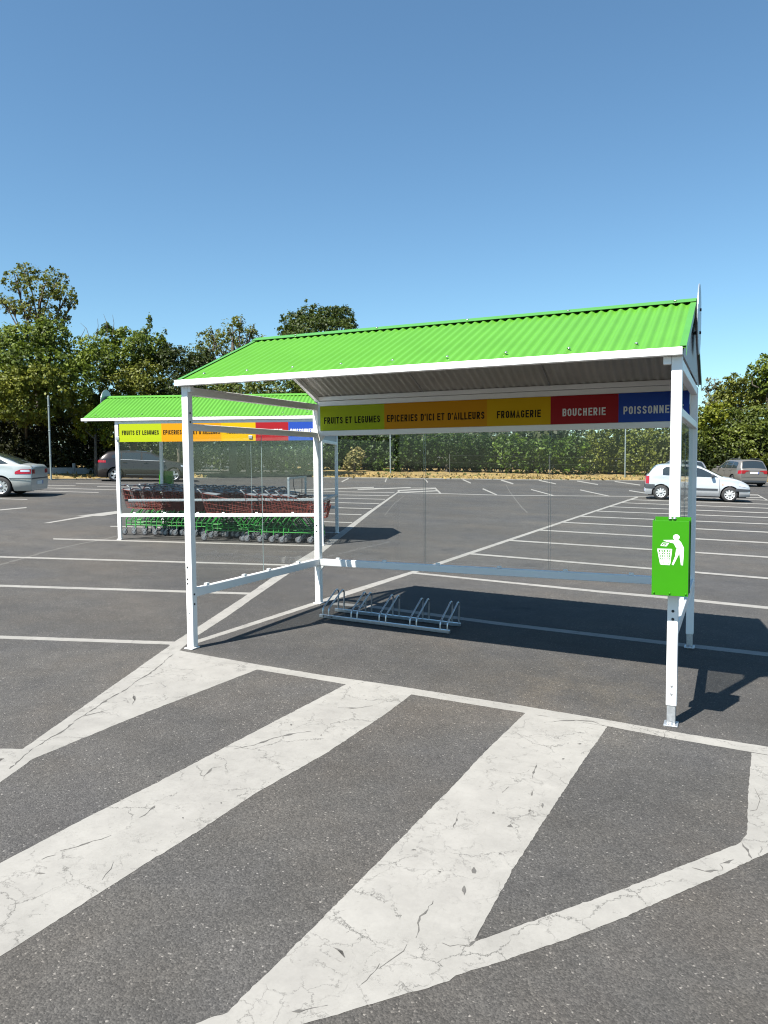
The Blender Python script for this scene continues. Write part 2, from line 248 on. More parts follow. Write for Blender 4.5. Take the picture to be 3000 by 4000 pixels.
# marking outlines: (near, [(x, y), ...])
MARKS = [(1,[(0.805,-2.804),(0.652,-2.437),(0.629,-2.293),(-0.217,0.036),(-0.247,0.136),(-0.02,-0.087),(0.051,-0.092),(0.866,-0.122),(0.929,-0.25),(0.833,-1.528),(0.805,-2.376),(0.906,-2.672),(0.998,-2.947)]),(1,[(0.32,-2.447),(0.508,-2.356),(0.636,-2.293),(0.658,-2.441),(0.632,-2.455),(0.45,-2.542)]),(1,[(-0.224,0.012),(-0.447,0.711),(-1.024,2.439),(-1.819,4.684),(-2.354,6.361),(-5.228,14.488),(-8.747,24.615),(-8.894,25.257),(-5.126,14.568),(-1.789,5.384),(-1.419,4.039),(-0.843,2.315),(-0.512,1.352),(-0.225,0.432),(-0.02,-0.09)]),(1,[(-0.09,0.139),(-0.118,0.298),(-0.05,2.399),(-0.048,3.118),(0.065,5.177),(0.075,5.904),(0.401,18.914),(0.681,29.205),(0.811,28.316),(0.519,19.007),(0.194,5.822),(0.164,5.182),(0.133,3.893),(0.094,2.849),(0.043,2.178),(-0.04,0.2),(-0.021,0.073)]),(1,[(0.866,-0.122),(1.498,-0.124),(2.025,-0.096),(3.191,-0.086),(3.733,-0.093),(4.246,-0.115),(4.742,-0.109),(4.926,-0.114),(4.916,-0.255),(4.644,-0.256),(4.125,-0.247),(3.759,-0.219),(3.193,-0.227),(2.32,-0.233),(1.766,-0.25),(0.929,-0.25)]),(1,[(2.318,-0.228),(2.321,-0.738),(2.285,-1.528),(2.213,-2.156),(2.2,-2.605),(2.172,-2.983),(2.149,-3.478),(2.138,-3.651),(2.132,-3.783),(1.592,-3.385),(1.605,-3.227),(1.622,-2.772),(1.666,-2.196),(1.715,-1.211),(1.766,-0.25)]),(1,[(3.76,-0.224),(3.714,-0.956),(3.672,-1.791),(3.651,-2.236),(3.649,-2.795),(3.659,-2.799),(3.847,-2.542),(4.089,-2.221),(4.343,-1.859),(4.563,-1.543),(4.603,-1.42),(4.619,-0.838),(4.644,-0.265),(4.915,-0.263),(4.84,-1.349),(4.69,-1.568),(4.631,-1.655),(4.506,-1.857),(4.313,-2.14),(4.117,-2.431),(3.931,-2.675),(3.765,-2.88),(3.651,-3.011),(3.639,-3.05),(3.474,-3.235),(3.321,-3.405),(3.284,-3.445),(3.199,-3.531),(2.931,-3.663),(2.974,-3.598),(3.037,-3.511),(3.039,-3.416),(3.053,-3.213),(3.07,-2.871),(3.093,-2.41),(3.105,-2.081),(3.134,-1.505),(3.144,-1.06),(3.193,-0.227)]),(1,[(-6.369,2.824),(-6.126,2.911),(-1.802,4.625),(-1.878,4.748),(-6.256,3.015),(-6.502,2.927)]),(1,[(-4.182,1.143),(-3.991,1.216),(-0.951,2.404),(-1.027,2.516),(-4.112,1.313),(-4.306,1.239)]),(1,[(-1.883,-0.624),(-1.744,-0.568),(-0.169,0.053),(-0.242,0.141),(-1.843,-0.489),(-1.983,-0.545)]),(1,[(-7.31,5.014),(-6.055,5.525),(-3.67,6.47),(-2.649,6.879),(-2.735,7.029),(-3.769,6.616),(-6.184,5.66),(-7.455,5.144)]),(0,[(-8.086,7.268),(-5.372,8.467),(-5.479,8.618),(-8.223,7.407)]),(0,[(-9.851,6.998),(-10.478,8.829),(-10.704,8.766),(-10.674,9.067),(-10.908,10.39),(-10.92,10.576),(-10.37,10.003),(-10.092,9.015),(-10.269,8.88),(-9.744,7.076)]),(0,[(-13.335,8.45),(-13.335,8.638),(-13.466,9.589),(-13.749,9.823),(-13.603,8.848),(-13.601,8.656)]),(0,[(-16.977,11.376),(-15.984,11.738),(-16.203,11.923),(-17.206,11.557)]),(0,[(-21.079,16.379),(-17.757,17.5),(-18.004,17.755),(-21.365,16.625)]),(0,[(-19.439,14.944),(-17.093,15.825),(-17.318,16.048),(-19.69,15.159)]),(0,[(-22.711,20.006),(-20.879,20.728),(-21.135,20.993),(-22.986,20.264)]),(0,[(-20.176,18.794),(-17.644,19.784),(-17.88,20.054),(-20.44,19.055)]),(0,[(-22.392,17.858),(-21.141,18.533),(-21.386,18.763),(-22.647,18.081)]),(0,[(-13.558,20.951),(-8.56,23.893),(-8.714,24.241),(-13.767,21.258)]),(0,[(-13.393,18.957),(-7.83,21.757),(-7.972,22.072),(-13.598,19.238)]),(0,[(-12.339,17.517),(-7.069,19.714),(-7.205,20.01),(-12.537,17.789)]),(0,[(-10.166,15.983),(-6.304,17.575),(-6.435,17.857),(-10.345,16.247)]),(0,[(-9.053,14.353),(-5.592,15.502),(-5.713,15.755),(-9.218,14.596)]),(0,[(-7.752,12.449),(-4.904,13.415),(-5.013,13.636),(-7.897,12.662)]),(0,[(-6.384,10.445),(-4.082,11.252),(-4.183,11.449),(-6.513,10.636)]),(0,[(-5.019,8.446),(-3.287,9.045),(-3.382,9.222),(-5.135,8.618)]),(0,[(0.639,26.672),(0.613,26.279),(7.026,27.569),(7.059,27.996),(0.565,26.671),(0.683,26.307)]),(0,[(0.625,24.067),(0.883,24.09),(6.826,24.891),(6.856,25.284),(0.838,24.461),(0.58,24.413)]),(0,[(0.56,21.527),(1.19,21.606),(6.638,22.377),(6.668,22.764),(1.146,21.97),(0.511,21.867)]),(0,[(0.498,19.203),(1.467,19.373),(6.482,20.297),(6.51,20.652),(1.427,19.701),(0.449,19.509)]),(0,[(0.443,16.874),(1.749,17.088),(6.3,17.856),(6.324,18.166),(1.714,17.377),(0.394,17.145)]),(0,[(0.393,14.631),(2.031,14.808),(6.106,15.26),(6.129,15.552),(1.997,15.086),(0.34,14.894)]),(0,[(0.34,12.262),(2.327,12.409),(5.913,12.679),(5.933,12.939),(2.298,12.659),(0.284,12.502)]),(0,[(0.285,9.828),(2.634,9.924),(5.716,10.049),(5.734,10.274),(2.609,10.144),(0.227,10.044)]),(0,[(0.23,7.416),(2.951,7.361),(5.511,7.307),(5.526,7.49),(2.93,7.544),(0.17,7.604)]),(1,[(0.13,4.967),(1.518,4.912),(2.933,4.855),(3.734,4.87),(4.914,4.816),(5.324,4.805),(5.34,4.988),(4.923,4.994),(3.724,5.041),(2.911,5.01),(1.482,5.047),(0.077,5.1)]),(1,[(0.219,2.365),(0.752,2.442),(2.255,2.342),(3.322,2.34),(4.117,2.346),(4.827,2.357),(5.141,2.364),(5.156,2.517),(4.836,2.513),(4.113,2.492),(3.304,2.481),(2.219,2.479),(0.694,2.574),(0.149,2.498)]),(0,[(-6.784,24.611),(-3.924,25.563),(0.315,28.69),(2.971,30.1),(4.597,30.292),(5.75,30.211),(5.765,30.63),(4.598,30.72),(2.952,30.532),(0.264,29.102),(-4.022,25.925),(-6.917,24.967)]),(0,[(-14.768,30.848),(-16.711,35.416),(-17.416,36.71),(-15.341,31.869)]),(0,[(-13.104,32.9),(-15.152,37.555),(-15.441,38.036),(-13.341,33.28)]),(0,[(-13.258,39.059),(-11.103,34.147),(-11.405,35.04),(-13.653,40.19)]),(0,[(-10.935,39.695),(-8.933,35.242),(-9.327,36.511),(-11.444,41.268)]),(0,[(-8.85,41.01),(-6.799,36.315),(-7.147,37.671),(-9.315,42.704)]),(0,[(-6.503,29.682),(-4.5,25.287),(-4.691,26.001),(-6.776,30.624)]),(0,[(-8.98,41.472),(-6.845,36.563),(-7.146,37.734),(-9.385,42.946)]),(0,[(-6.915,42.991),(-4.87,38.54),(-5.132,39.822),(-7.274,44.564)]),(0,[(-4.711,44.214),(-2.698,39.823),(-2.902,41.157),(-5.003,45.842)]),(0,[(-2.59,45.78),(-0.507,41.292),(-0.65,42.688),(-2.819,47.484)]),(0,[(-6.533,29.871),(-4.54,25.411),(-4.702,26.022),(-6.766,30.678)]),(0,[(-4.458,31.013),(-2.455,26.733),(-2.591,27.409),(-4.663,31.893)]),(0,[(-2.393,32.541),(-0.329,28.002),(-0.425,28.717),(-2.555,33.481)]),(0,[(-0.236,33.89),(1.243,30.923),(1.173,31.756),(-0.349,34.88)]),(0,[(-12.744,21.424),(-11.005,26.981),(-11.379,27.762),(-13.11,21.992)]),(0,[(-10.658,24.589),(-9.609,28.151),(-9.954,28.97),(-11,25.264)]),(0,[(-12.035,24.815),(-8.69,29.008),(-8.833,29.381),(-12.202,25.121)]),(0,[(-9.008,25.242),(-8.368,28.17),(-8.715,29.069),(-9.348,26.007)]),(0,[(-8.41,23.882),(-7.588,26.402),(-7.896,27.208),(-8.719,24.581)]),(0,[(-8.607,28.723),(-6.686,24.412),(-6.913,25.138),(-8.921,29.677)]),(0,[(-8.494,24.07),(-6.739,24.612),(-6.858,24.931),(-8.632,24.386)]),(0,[(-9.275,26.077),(-8.702,24.487),(-8.44,23.958),(-8.988,25.491)]),(0,[(4.765,34.081),(5.529,34.54),(5.78,30.032),(5.821,30.703),(5.56,35.49),(4.771,35.03)]),(0,[(4.924,31.793),(5.68,32.245),(5.699,32.857),(4.93,32.396)]),(0,[(7.06,78.406),(7.822,78.752),(7.914,81.109),(7.131,80.753)]),(2,[(-5.443,2.372),(-5.74,3.057),(-6.022,3.691),(-6.19,4.2),(-6.367,4.783),(-6.487,5.349),(-6.694,6.043),(-6.776,6.123),(-6.575,5.432),(-6.456,4.864),(-6.285,4.281),(-6.121,3.773),(-5.843,3.137),(-5.547,2.449)]),(2,[(-7.06,35.737),(-4.893,28.657),(-3.119,23.066),(-1.834,19.076),(-1.183,17.207),(-1.245,17.552),(-1.894,19.415),(-3.185,23.422),(-4.967,29.036),(-7.142,36.143)]),(2,[(-4.335,13.74),(-5.824,17.663),(-7.402,22.245),(-7.504,22.452),(-5.91,17.822),(-4.4,13.847)]),(3,[(0.015,-0.214),(0.153,-0.545),(0.241,-0.781),(0.272,-0.92),(0.359,-1.151),(0.4,-1.344),(0.446,-1.502),(0.501,-1.683),(0.528,-1.788),(0.599,-1.941),(0.625,-2.047),(0.649,-2.157),(0.686,-2.292),(0.752,-2.42),(0.803,-2.531),(0.806,-2.533),(0.757,-2.422),(0.693,-2.295),(0.653,-2.16),(0.632,-2.052),(0.604,-1.944),(0.533,-1.791),(0.511,-1.689),(0.452,-1.506),(0.405,-1.348),(0.37,-1.159),(0.277,-0.924),(0.249,-0.787),(0.163,-0.553),(0.021,-0.218)]),(3,[(0.486,-1.213),(0.592,-1.313),(0.64,-1.389),(0.643,-1.391),(0.599,-1.312),(0.487,-1.211)]),(3,[(0.583,-1.486),(0.559,-1.592),(0.519,-1.718),(0.522,-1.721),(0.565,-1.597),(0.585,-1.488)]),(3,[(2.026,-1.236),(1.946,-1.322),(1.869,-1.45),(1.83,-1.599),(1.755,-1.711),(1.757,-1.713),(1.835,-1.605),(1.875,-1.457),(1.95,-1.327),(2.028,-1.239)]),(3,[(2.167,-0.6),(2.085,-0.698),(1.963,-0.75),(1.964,-0.752),(2.089,-0.706),(2.17,-0.605)]),(3,[(1.858,-2.827),(1.845,-2.873),(1.821,-2.906),(1.794,-2.977),(1.756,-3.035),(1.758,-3.036),(1.797,-2.979),(1.823,-2.907),(1.849,-2.876),(1.86,-2.829)]),(3,[(2.039,-2.998),(2.069,-3.044),(2.081,-3.088),(2.101,-3.128),(2.102,-3.128),(2.084,-3.089),(2.073,-3.044),(2.04,-2.998)]),(3,[(1.766,-3.07),(1.745,-3.097),(1.742,-3.125),(1.744,-3.126),(1.749,-3.099),(1.768,-3.071)]),(3,[(1.846,-3.197),(1.803,-3.214),(1.805,-3.216),(1.847,-3.198)]),(3,[(1.834,-2.498),(1.853,-2.571),(1.855,-2.639),(1.856,-2.64),(1.856,-2.573),(1.835,-2.499)]),(3,[(1.843,-1.946),(1.809,-1.998),(1.836,-2.107),(1.839,-2.108),(1.812,-2.001),(1.844,-1.947)]),(3,[(3.417,-2.631),(3.42,-2.694),(3.406,-2.752),(3.428,-2.816),(3.445,-2.886),(3.447,-2.885),(3.431,-2.815),(3.411,-2.753),(3.422,-2.696),(3.419,-2.631)]),(3,[(3.429,-2.931),(3.432,-2.973),(3.406,-3.05),(3.392,-3.099),(3.393,-3.1),(3.409,-3.052),(3.435,-2.975),(3.43,-2.932)]),(3,[(3.545,-2.868),(3.579,-2.874),(3.603,-2.851),(3.646,-2.841),(3.657,-2.797),(3.656,-2.795),(3.644,-2.838),(3.603,-2.849),(3.578,-2.87),(3.544,-2.866)]),(3,[(3.755,-0.221),(3.65,-0.168),(3.545,-0.198),(3.447,-0.266),(3.355,-0.357),(3.356,-0.36),(3.448,-0.273),(3.546,-0.206),(3.651,-0.176),(3.756,-0.231)]),(3,[(4.373,-1.873),(4.426,-1.879),(4.501,-1.83),(4.486,-1.783),(4.544,-1.711),(4.543,-1.709),(4.486,-1.782),(4.501,-1.827),(4.426,-1.874),(4.373,-1.871)]),(3,[(4.581,-1.531),(4.606,-1.612),(4.62,-1.661),(4.622,-1.658),(4.609,-1.608),(4.582,-1.528)]),(3,[(4.62,-1.146),(4.654,-1.113),(4.675,-0.967),(4.649,-0.822),(4.648,-0.824),(4.672,-0.969),(4.652,-1.11),(4.62,-1.141)]),(3,[(3.41,-1.443),(3.394,-1.529),(3.398,-1.534),(3.412,-1.445)]),(3,[(3.478,-1.078),(3.484,-1.166),(3.5,-1.281),(3.501,-1.281),(3.488,-1.167),(3.479,-1.079)]),(3,[(3.261,-1.852),(3.27,-1.916),(3.293,-2.023),(3.296,-2.023),(3.272,-1.916),(3.262,-1.853)]),(3,[(4.109,-0.142),(4.126,-0.237),(4.109,-0.308),(4.11,-0.311),(4.129,-0.238),(4.111,-0.138)]),(3,[(3.191,-3.073),(3.231,-3.075),(3.256,-3.105),(3.257,-3.104),(3.231,-3.074),(3.191,-3.072)]),(3,[(3.314,-3.339),(3.275,-3.371),(3.223,-3.417),(3.223,-3.418),(3.277,-3.374),(3.315,-3.341)]),(3,[(3.382,-3.076),(3.378,-3.145),(3.37,-3.201),(3.372,-3.202),(3.381,-3.147),(3.384,-3.077)]),(3,[(3.511,-2.338),(3.512,-2.363),(3.505,-2.357),(3.503,-2.364),(3.496,-2.358),(3.489,-2.344),(3.488,-2.316),(3.491,-2.312),(3.496,-2.317)]),(3,[(3.516,-2.497),(3.519,-2.507),(3.521,-2.538),(3.511,-2.519),(3.502,-2.512),(3.498,-2.5),(3.497,-2.486),(3.497,-2.469),(3.505,-2.476)]),(3,[(3.544,-1.87),(3.552,-1.878),(3.542,-1.883),(3.535,-1.887),(3.523,-1.886),(3.526,-1.871),(3.529,-1.866),(3.532,-1.851),(3.54,-1.864)]),(3,[(3.429,-1.775),(3.43,-1.782),(3.424,-1.785),(3.42,-1.795),(3.419,-1.787),(3.415,-1.78),(3.416,-1.773),(3.417,-1.765),(3.424,-1.774)]),(3,[(3.653,-0.628),(3.657,-0.631),(3.65,-0.638),(3.644,-0.64),(3.64,-0.638),(3.633,-0.634),(3.642,-0.627),(3.646,-0.613),(3.658,-0.619)]),(3,[(3.634,-1.576),(3.635,-1.589),(3.637,-1.609),(3.63,-1.601),(3.623,-1.586),(3.623,-1.576),(3.619,-1.553),(3.625,-1.559),(3.628,-1.557)]),(3,[(3.549,-1.469),(3.555,-1.492),(3.553,-1.488),(3.549,-1.497),(3.543,-1.48),(3.542,-1.464),(3.54,-1.454),(3.541,-1.44),(3.545,-1.451)]),(3,[(3.609,-0.916),(3.608,-0.925),(3.606,-0.924),(3.604,-0.929),(3.597,-0.928),(3.595,-0.918),(3.6,-0.908),(3.603,-0.908),(3.608,-0.907)]),(3,[(3.587,-1.666),(3.586,-1.672),(3.586,-1.686),(3.582,-1.687),(3.578,-1.676),(3.576,-1.666),(3.576,-1.66),(3.58,-1.661),(3.581,-1.655)]),(3,[(3.57,-2.146),(3.568,-2.152),(3.565,-2.156),(3.56,-2.158),(3.557,-2.157),(3.559,-2.15),(3.558,-2.147),(3.563,-2.146),(3.566,-2.144)]),(3,[(3.372,-2.412),(3.372,-2.416),(3.369,-2.421),(3.364,-2.421),(3.362,-2.419),(3.359,-2.417),(3.36,-2.412),(3.365,-2.412),(3.368,-2.411)]),(3,[(3.204,-2.293),(3.206,-2.299),(3.198,-2.3),(3.194,-2.304),(3.184,-2.307),(3.186,-2.3),(3.19,-2.293),(3.195,-2.293),(3.199,-2.292)]),(3,[(2.123,-1.264),(2.125,-1.269),(2.122,-1.273),(2.12,-1.277),(2.112,-1.27),(2.112,-1.262),(2.111,-1.254),(2.118,-1.26)]),(3,[(1.854,-1.196),(1.859,-1.205),(1.858,-1.213),(1.848,-1.208),(1.843,-1.202),(1.84,-1.196),(1.842,-1.188),(1.848,-1.188)]),(3,[(2.123,-2.322),(2.124,-2.326),(2.126,-2.334),(2.121,-2.33),(2.115,-2.326),(2.114,-2.321),(2.114,-2.318),(2.118,-2.316)]),(3,[(2.053,-2.538),(2.055,-2.544),(2.053,-2.546),(2.048,-2.544),(2.045,-2.543),(2.043,-2.538),(2.043,-2.534),(2.05,-2.536)]),(3,[(2.875,-3.147),(2.875,-3.149),(2.873,-3.151),(2.871,-3.151),(2.87,-3.15),(2.869,-3.148),(2.871,-3.147),(2.872,-3.146)]),(3,[(0.558,-1.263),(0.592,-1.302),(0.589,-1.311),(0.564,-1.293),(0.538,-1.274),(0.511,-1.234),(0.52,-1.237),(0.525,-1.233)])]
# ---------------------------------------------------------------- painted markings (metres on the ground)
from mathutils.geometry import tessellate_polygon
CAMP = Vector((4.51, -5.45))
rng0 = random.Random(11)
mk = MB()
def wob(x, y, amp):
    q = math.sin(x * 37.1 + y * 21.7) + math.sin(x * 91.3 - y * 67.9 + 1.3) * .7 + math.sin(-x * 171 + y * 203 + .4) * .5
    return amp * q
for i, (near, poly) in enumerate(MARKS):
    pts = []
    for k, (x, y) in enumerate(poly):
        x2, y2 = poly[(k + 1) % len(poly)]; L = math.hypot(x2 - x, y2 - y); d = (Vector((x, y)) - CAMP).length
        d = min(d, (Vector((x2, y2)) - CAMP).length)
        n = max(1, min(160, int(L / max(.02, .006 * d)))) if near and d < 14 and not (near == 3 and len(poly) in (8, 9)) else 1
        for j in range(n):
            t = j / n; px, py = x + (x2 - x) * t, y + (y2 - y) * t
            if near and L > 0 and j:
                nx, ny = -(y2 - y) / L, (x2 - x) / L; o = (wob(px, py, .0009) + rng0.gauss(0, .0014)) * (1, 1, 6, 3.2)[near]
                px += nx * o; py += ny * o
            pts.append((px, py))
    z = .0022 if near == 3 else (.0007 + (i % 8) * .0001) if near else .004 + (i % 8) * .0004
    vs = [(x, y, gz(x, y) + z) for x, y in pts]
    tri = tessellate_polygon([[Vector((x, y, 0)) for x, y in pts]])
    fs = []
    for a, b_, c in tri:
        A, B, C_ = pts[a], pts[b_], pts[c]
        s_ = (B[0] - A[0]) * (C_[1] - A[1]) - (B[1] - A[1]) * (C_[0] - A[0])
        fs.append((a, b_, c) if s_ > 0 else (a, c, b_))
    mk.add(vs, fs, (1, 0, 2, 3)[near])
structure(mk.build('road_markings', [PAINT, PAINTF, SEAM, CRACK]))

# ---------------------------------------------------------------- lettering: condensed stroke alphabet, cap height 1
def arc(cx, cz, rx, rz, a0, a1, n=7):
    return [(cx + rx * math.cos(R(a0 + (a1 - a0) * i / n)), cz + rz * math.sin(R(a0 + (a1 - a0) * i / n))) for i in range(n + 1)]
T = .17; h = T / 2
def glyph(c, W=.43):
    l, r_, t, b_ = h, W - h, 1 - h, h; rx = (r_ - l) / 2; cx = W / 2; rz = .2
    O = [(l, b_ + rz), (l, t - rz)] + arc(cx, t - rz, rx, rz, 180, 0) + [(r_, b_ + rz)] + arc(cx, b_ + rz, rx, rz, 0, -180)
    bowl = lambda z0, z1: [(l, z1), (r_ - .1, z1)] + arc(r_ - .1, z1 - .1, .1, .1, 90, 0, 4) + arc(r_ - .1, z0 + .1, .1, .1, 0, -90, 4) + [(l, z0)]
    G = {'I': ([[(h, 0), (h, 1)]], T), 'F': ([[(l, 0), (l, 1)], [(l, t), (W, t)], [(l, .53), (W - .05, .53)]], W - .04), 'E': ([[(l, 0), (l, 1)], [(l, t), (W, t)], [(l, .52), (W - .04, .52)], [(l, b_), (W, b_)]], W - .02),
         'L': ([[(l, 0), (l, 1)], [(l, b_), (W, b_)]], W - .04), 'T': ([[(cx, 0), (cx, 1)], [(0, t), (W, t)]], W), 'H': ([[(l, 0), (l, 1)], [(r_, 0), (r_, 1)], [(l, .52), (r_, .52)]], W + .01),
         'U': ([[(l, 1), (l, b_ + rz)] + arc(cx, b_ + rz, rx, rz, 180, 360) + [(r_, 1)]], W), 'O': ([O], W), 'D': ([[(l, 0), (l, 1)], [(l, t), (r_ - .17, t)] + arc(r_ - .17, t - .17, .17, .17, 90, 0, 5) + arc(r_ - .17, b_ + .17, .17, .17, 0, -90, 5) + [(l, b_)]], W),
         'P': ([[(l, 0), (l, 1)], bowl(.44, t)], W), 'R': ([[(l, 0), (l, 1)], bowl(.46, t), [(l + rx * .9, .46), (r_ + .02, 0)]], W + .02), 'B': ([[(l, 0), (l, 1)], bowl(.52, t), bowl(b_, .53)], W),
         'N': ([[(l, 0), (l, 1)], [(r_ + .02, 0), (r_ + .02, 1)], [(l, .98), (r_ + .02, .02)]], W + .02), 'M': ([[(l, 0), (l, 1)], [(W + .15 - h, 0), (W + .15 - h, 1)], [(l, .97), ((W + .15) / 2, .12), (W + .15 - h, .97)]], W + .15),
         'A': ([[(.06, 0), (cx + .01, .97), (W - .04, 0)], [(.13, .25), (W - .11, .25)]], W + .02), 'C': ([arc(cx, t - rz, rx, rz, 0, 180)[:] + arc(cx, b_ + rz, rx, rz, 180, 360)], W),
         'G': ([arc(cx, t - rz, rx, rz, 0, 180) + arc(cx, b_ + rz, rx, rz, 180, 360) + [(r_, .47)], [(cx, .47), (W, .47)]], W),
         'S': ([arc(cx, t - rz, rx, rz, 0, 180) + [(l, .68), (l + .03, .61), (r_ - .03, .41), (r_, .34)] + arc(cx, b_ + rz, rx, rz, 0, -180)], W),
         'W': ([[(.05, 1), (.17, .05), (.33, .9), (.49, .05), (.61, 1)]], .66), "'": ([[(.07, 1), (.05, .72)]], .13), ' ': ([], .19)}
    return G[c]
def text_mesh(mb, txt, x0, x1, z0, cap, y, mi=0, dy=-1, gap=.115, bold=1, part=None):
    # flat letters facing dy along y, fitted between x0 and x1
    tot = sum(glyph(c)[1] for c in txt) + gap * (len(txt) - 1); s = (x1 - x0) / tot; x = 0; lay = 0
    for ci, c in enumerate(txt):
        pls, w_ = glyph(c)
        if part and not part[0] <= ci < part[1]: pls = []
        for pl in pls:
            lay += 1; yy = y + dy * .00025 * (lay % 3); th = T / 2
            P = [Vector(((x + a) * s, b_ * cap)) for a, b_ in pl]
            vs = []
            for i, p in enumerate(P):
                d0 = (P[i] - P[i - 1]).normalized() if i else None; d1 = (P[i + 1] - P[i]).normalized() if i < len(P) - 1 else None
                if d0 is None: d0 = d1
                if d1 is None: d1 = d0
                n0 = Vector((-d0.y, d0.x)); n1 = Vector((-d1.y, d1.x)); mm = (n0 + n1)
                mm = n0 if mm.length < .2 else mm.normalized(); k = 1 / max(.55, mm.dot(n0)); off = mm * th * k * min(cap, s * 1.12) * bold
                vs += [(x0 + p.x + off.x, yy, z0 + p.y + off.y), (x0 + p.x - off.x, yy, z0 + p.y - off.y)]
            fs = [((2 * i, 2 * i + 1, 2 * i + 3, 2 * i + 2) if dy < 0 else (2 * i, 2 * i + 2, 2 * i + 3, 2 * i + 1)) for i in range(len(P) - 1)]
            mb.add(vs, fs, mi)
        x += w_ + gap
def sign_panel(parent, x0, x1, y, z0, z1, zt, cap, seam=None, SEG=(0, .2056, .504, .6715, .838, 1.0), last=.917):
    # coloured banner facing -y with the department names
    mb = MB(); n = 5; X = [x0 + (x1 - x0) * q for q in SEG]
    for i in range(5): mb.box((X[i], y, z0), (X[i + 1], y + .012, z1), i)
    if seam: 
        for i in range(5): mb.box((X[i], y - .004, z0 - .002), (X[i + 1], y - .0005, seam), i)
    p = mb.build('sign_panel', SIGNCOL, parent)
    words = (('FRUITS ET LEGUMES', .063, .937, 0), ("EPICERIES D'ICI ET D'AILLEURS", .028, .977, 0), ('FROMAGERIE', .16, .85, 0), ('BOUCHERIE', .18, .815, 1), ('POISSONNERIE', .071, last, 1))
    for i, (wd, a, b_, k) in enumerate(words):
        L = X[i + 1] - X[i]
        st = 0
        for word in wd.split(' '):
            t = MB(); text_mesh(t, wd, X[i] + a * L, X[i] + b_ * L, zt, cap, y - .0015, bold=1.06 if seam else 1, part=(st, st + len(word))); st += len(word) + 1
            t.build('lettering', WHITETXT if k else BLACKTXT, p)
    return p
def corrugated(x0, x1, ya, za, yb, zb, pitch=.078, amp=.0095):
    # sheet from (ya, za) to (yb, zb); green above, pale below, closed all round
    n = int(round((x1 - x0) / pitch * 10)); d = Vector((0, yb - ya, zb - za)); nrm = Vector((0, -(zb - za), yb - ya)).normalized()
    if nrm.z < 0: nrm = -nrm
    top = []; bot = []; rows = 6
    for i in range(n + 1):
        x = x0 + (x1 - x0) * i / n; edge = min(1, min(x - x0, x1 - x) / .035)
        o = amp * math.cos(2 * math.pi * (x - x0) / pitch) * edge
        for k in range(rows + 1):
            p = Vector((x, ya, za)) + d * k / rows + nrm * (o + .0006 * math.sin(x * 7 + k)); top.append(p); bot.append(p - nrm * .006)
    mb = MB(); q = rows + 1; flip = yb < ya
    f1 = [(i * q + k, (i + 1) * q + k, (i + 1) * q + k + 1, i * q + k + 1) for i in range(n) for k in range(rows)]
    if flip: f1 = [f[::-1] for f in f1]
    mb.add(top, f1, 0, True); mb.add(bot, [f[::-1] for f in f1], 1, True)
    o = len(top)
    allv = top + bot; side = []
    for k in (0, rows): side += [(i * q + k, (i + 1) * q + k, o + (i + 1) * q + k, o + i * q + k) for i in range(n)]
    for i in (0, n): side += [(i * q + k, i * q + k + 1, o + i * q + k + 1, o + i * q + k) for k in range(rows)]
    mb.add(allv, side, 0); return mb
def bolts(parent, pts, axis, r=.007, m=None, name='bolt'):
    for p in pts:
        mb = MB(); s_ = 1 if axis.startswith('+') else -1
        mb.lathe([(r * 1.6, 0), (r * 1.6, s_ * .002), (r, s_ * .003), (r, s_ * .007), (0, s_ * .008)], p, axis[1], 10); mb.build(name, m or SCREW, parent)
def roof_screws(parent, xs, y, z):
    for x in xs:
        mb = MB(); mb.lathe([(.014, .0), (.014, .002), (.008, .003), (.007, .008), (0, .009)], (x, y, z), 'z', 10); mb.build('roof_screw', SCREW, parent)

# ---------------------------------------------------------------- bicycle shelter (near)
W, D, S = 4.183, 2.40, .069
sh = thing('bicycle_shelter', 'nearest open shelter with white posts and bright green corrugated roof, bike rack standing under it', 'shelter', group='green roofed shelters')
def post(parent, x, y, s, ztop, zg, foot=None, bolts_=()):
    mb = MB(); zb = zg + .012 if foot is None else foot
    mb.bbox((x, y, zb), (x + s, y + s, ztop), .006)
    p = mb.build('post', WHITE, parent)
    f = MB()
    if foot is not None: f.bbox((x + .006, y + .006, zg + .01), (x + s - .006, y + s - .006, foot + .06), .005)
    f.bbox((x - .012, y - .03, zg + .001), (x + s + .012, y + s + .012, zg + .012), .003)
    for bx in (x + s * .5,): f.lathe([(.016, 0), (.016, .004), (.010, .005), (.010, .018), (0, .018)], (bx, y - .014, zg + .012), 'z', 8)
    f.build('foot_plate', GALV if foot is not None else WHITE, p)
    for (bx, by, bz, ax, mm) in bolts_: bolts(p, [(bx, by, bz)], ax, .006, mm)
    return p
fy = -.0003
post(sh, 0, 0, S, 2.376, gz(0, 0), None, [(.035, fy, z, '-y', SCREW) for z in (.33, .28)] + [(.022, fy, z, '-y', DARK) for z in (.75, .64, .60)] + [(S + .0003, .03, z, '+x', DARK) for z in (2.14, 2.06, .50, .41)])
post(sh, W - S, 0, S, 2.376, gz(W, 0), .003, [(W - .033, fy, z, '-y', DARK) for z in (.66, .605)] + [(W - .034, fy, z, '-y', SCREW) for z in (.145, .09)])
post(sh, 0, D - S, S, 2.37, gz(0, D), None, [(.03, D - S + fy, z, '-y', DARK) for z in (.95, .88)])
post(sh, W - S, D - S, S, 2.37, gz(W, D), .01)
def rail(parent, a, b_, name='rail', m=WHITE, bev=.005): mb = MB(); mb.bbox(a, b_, bev); return mb.build(name, m, parent)
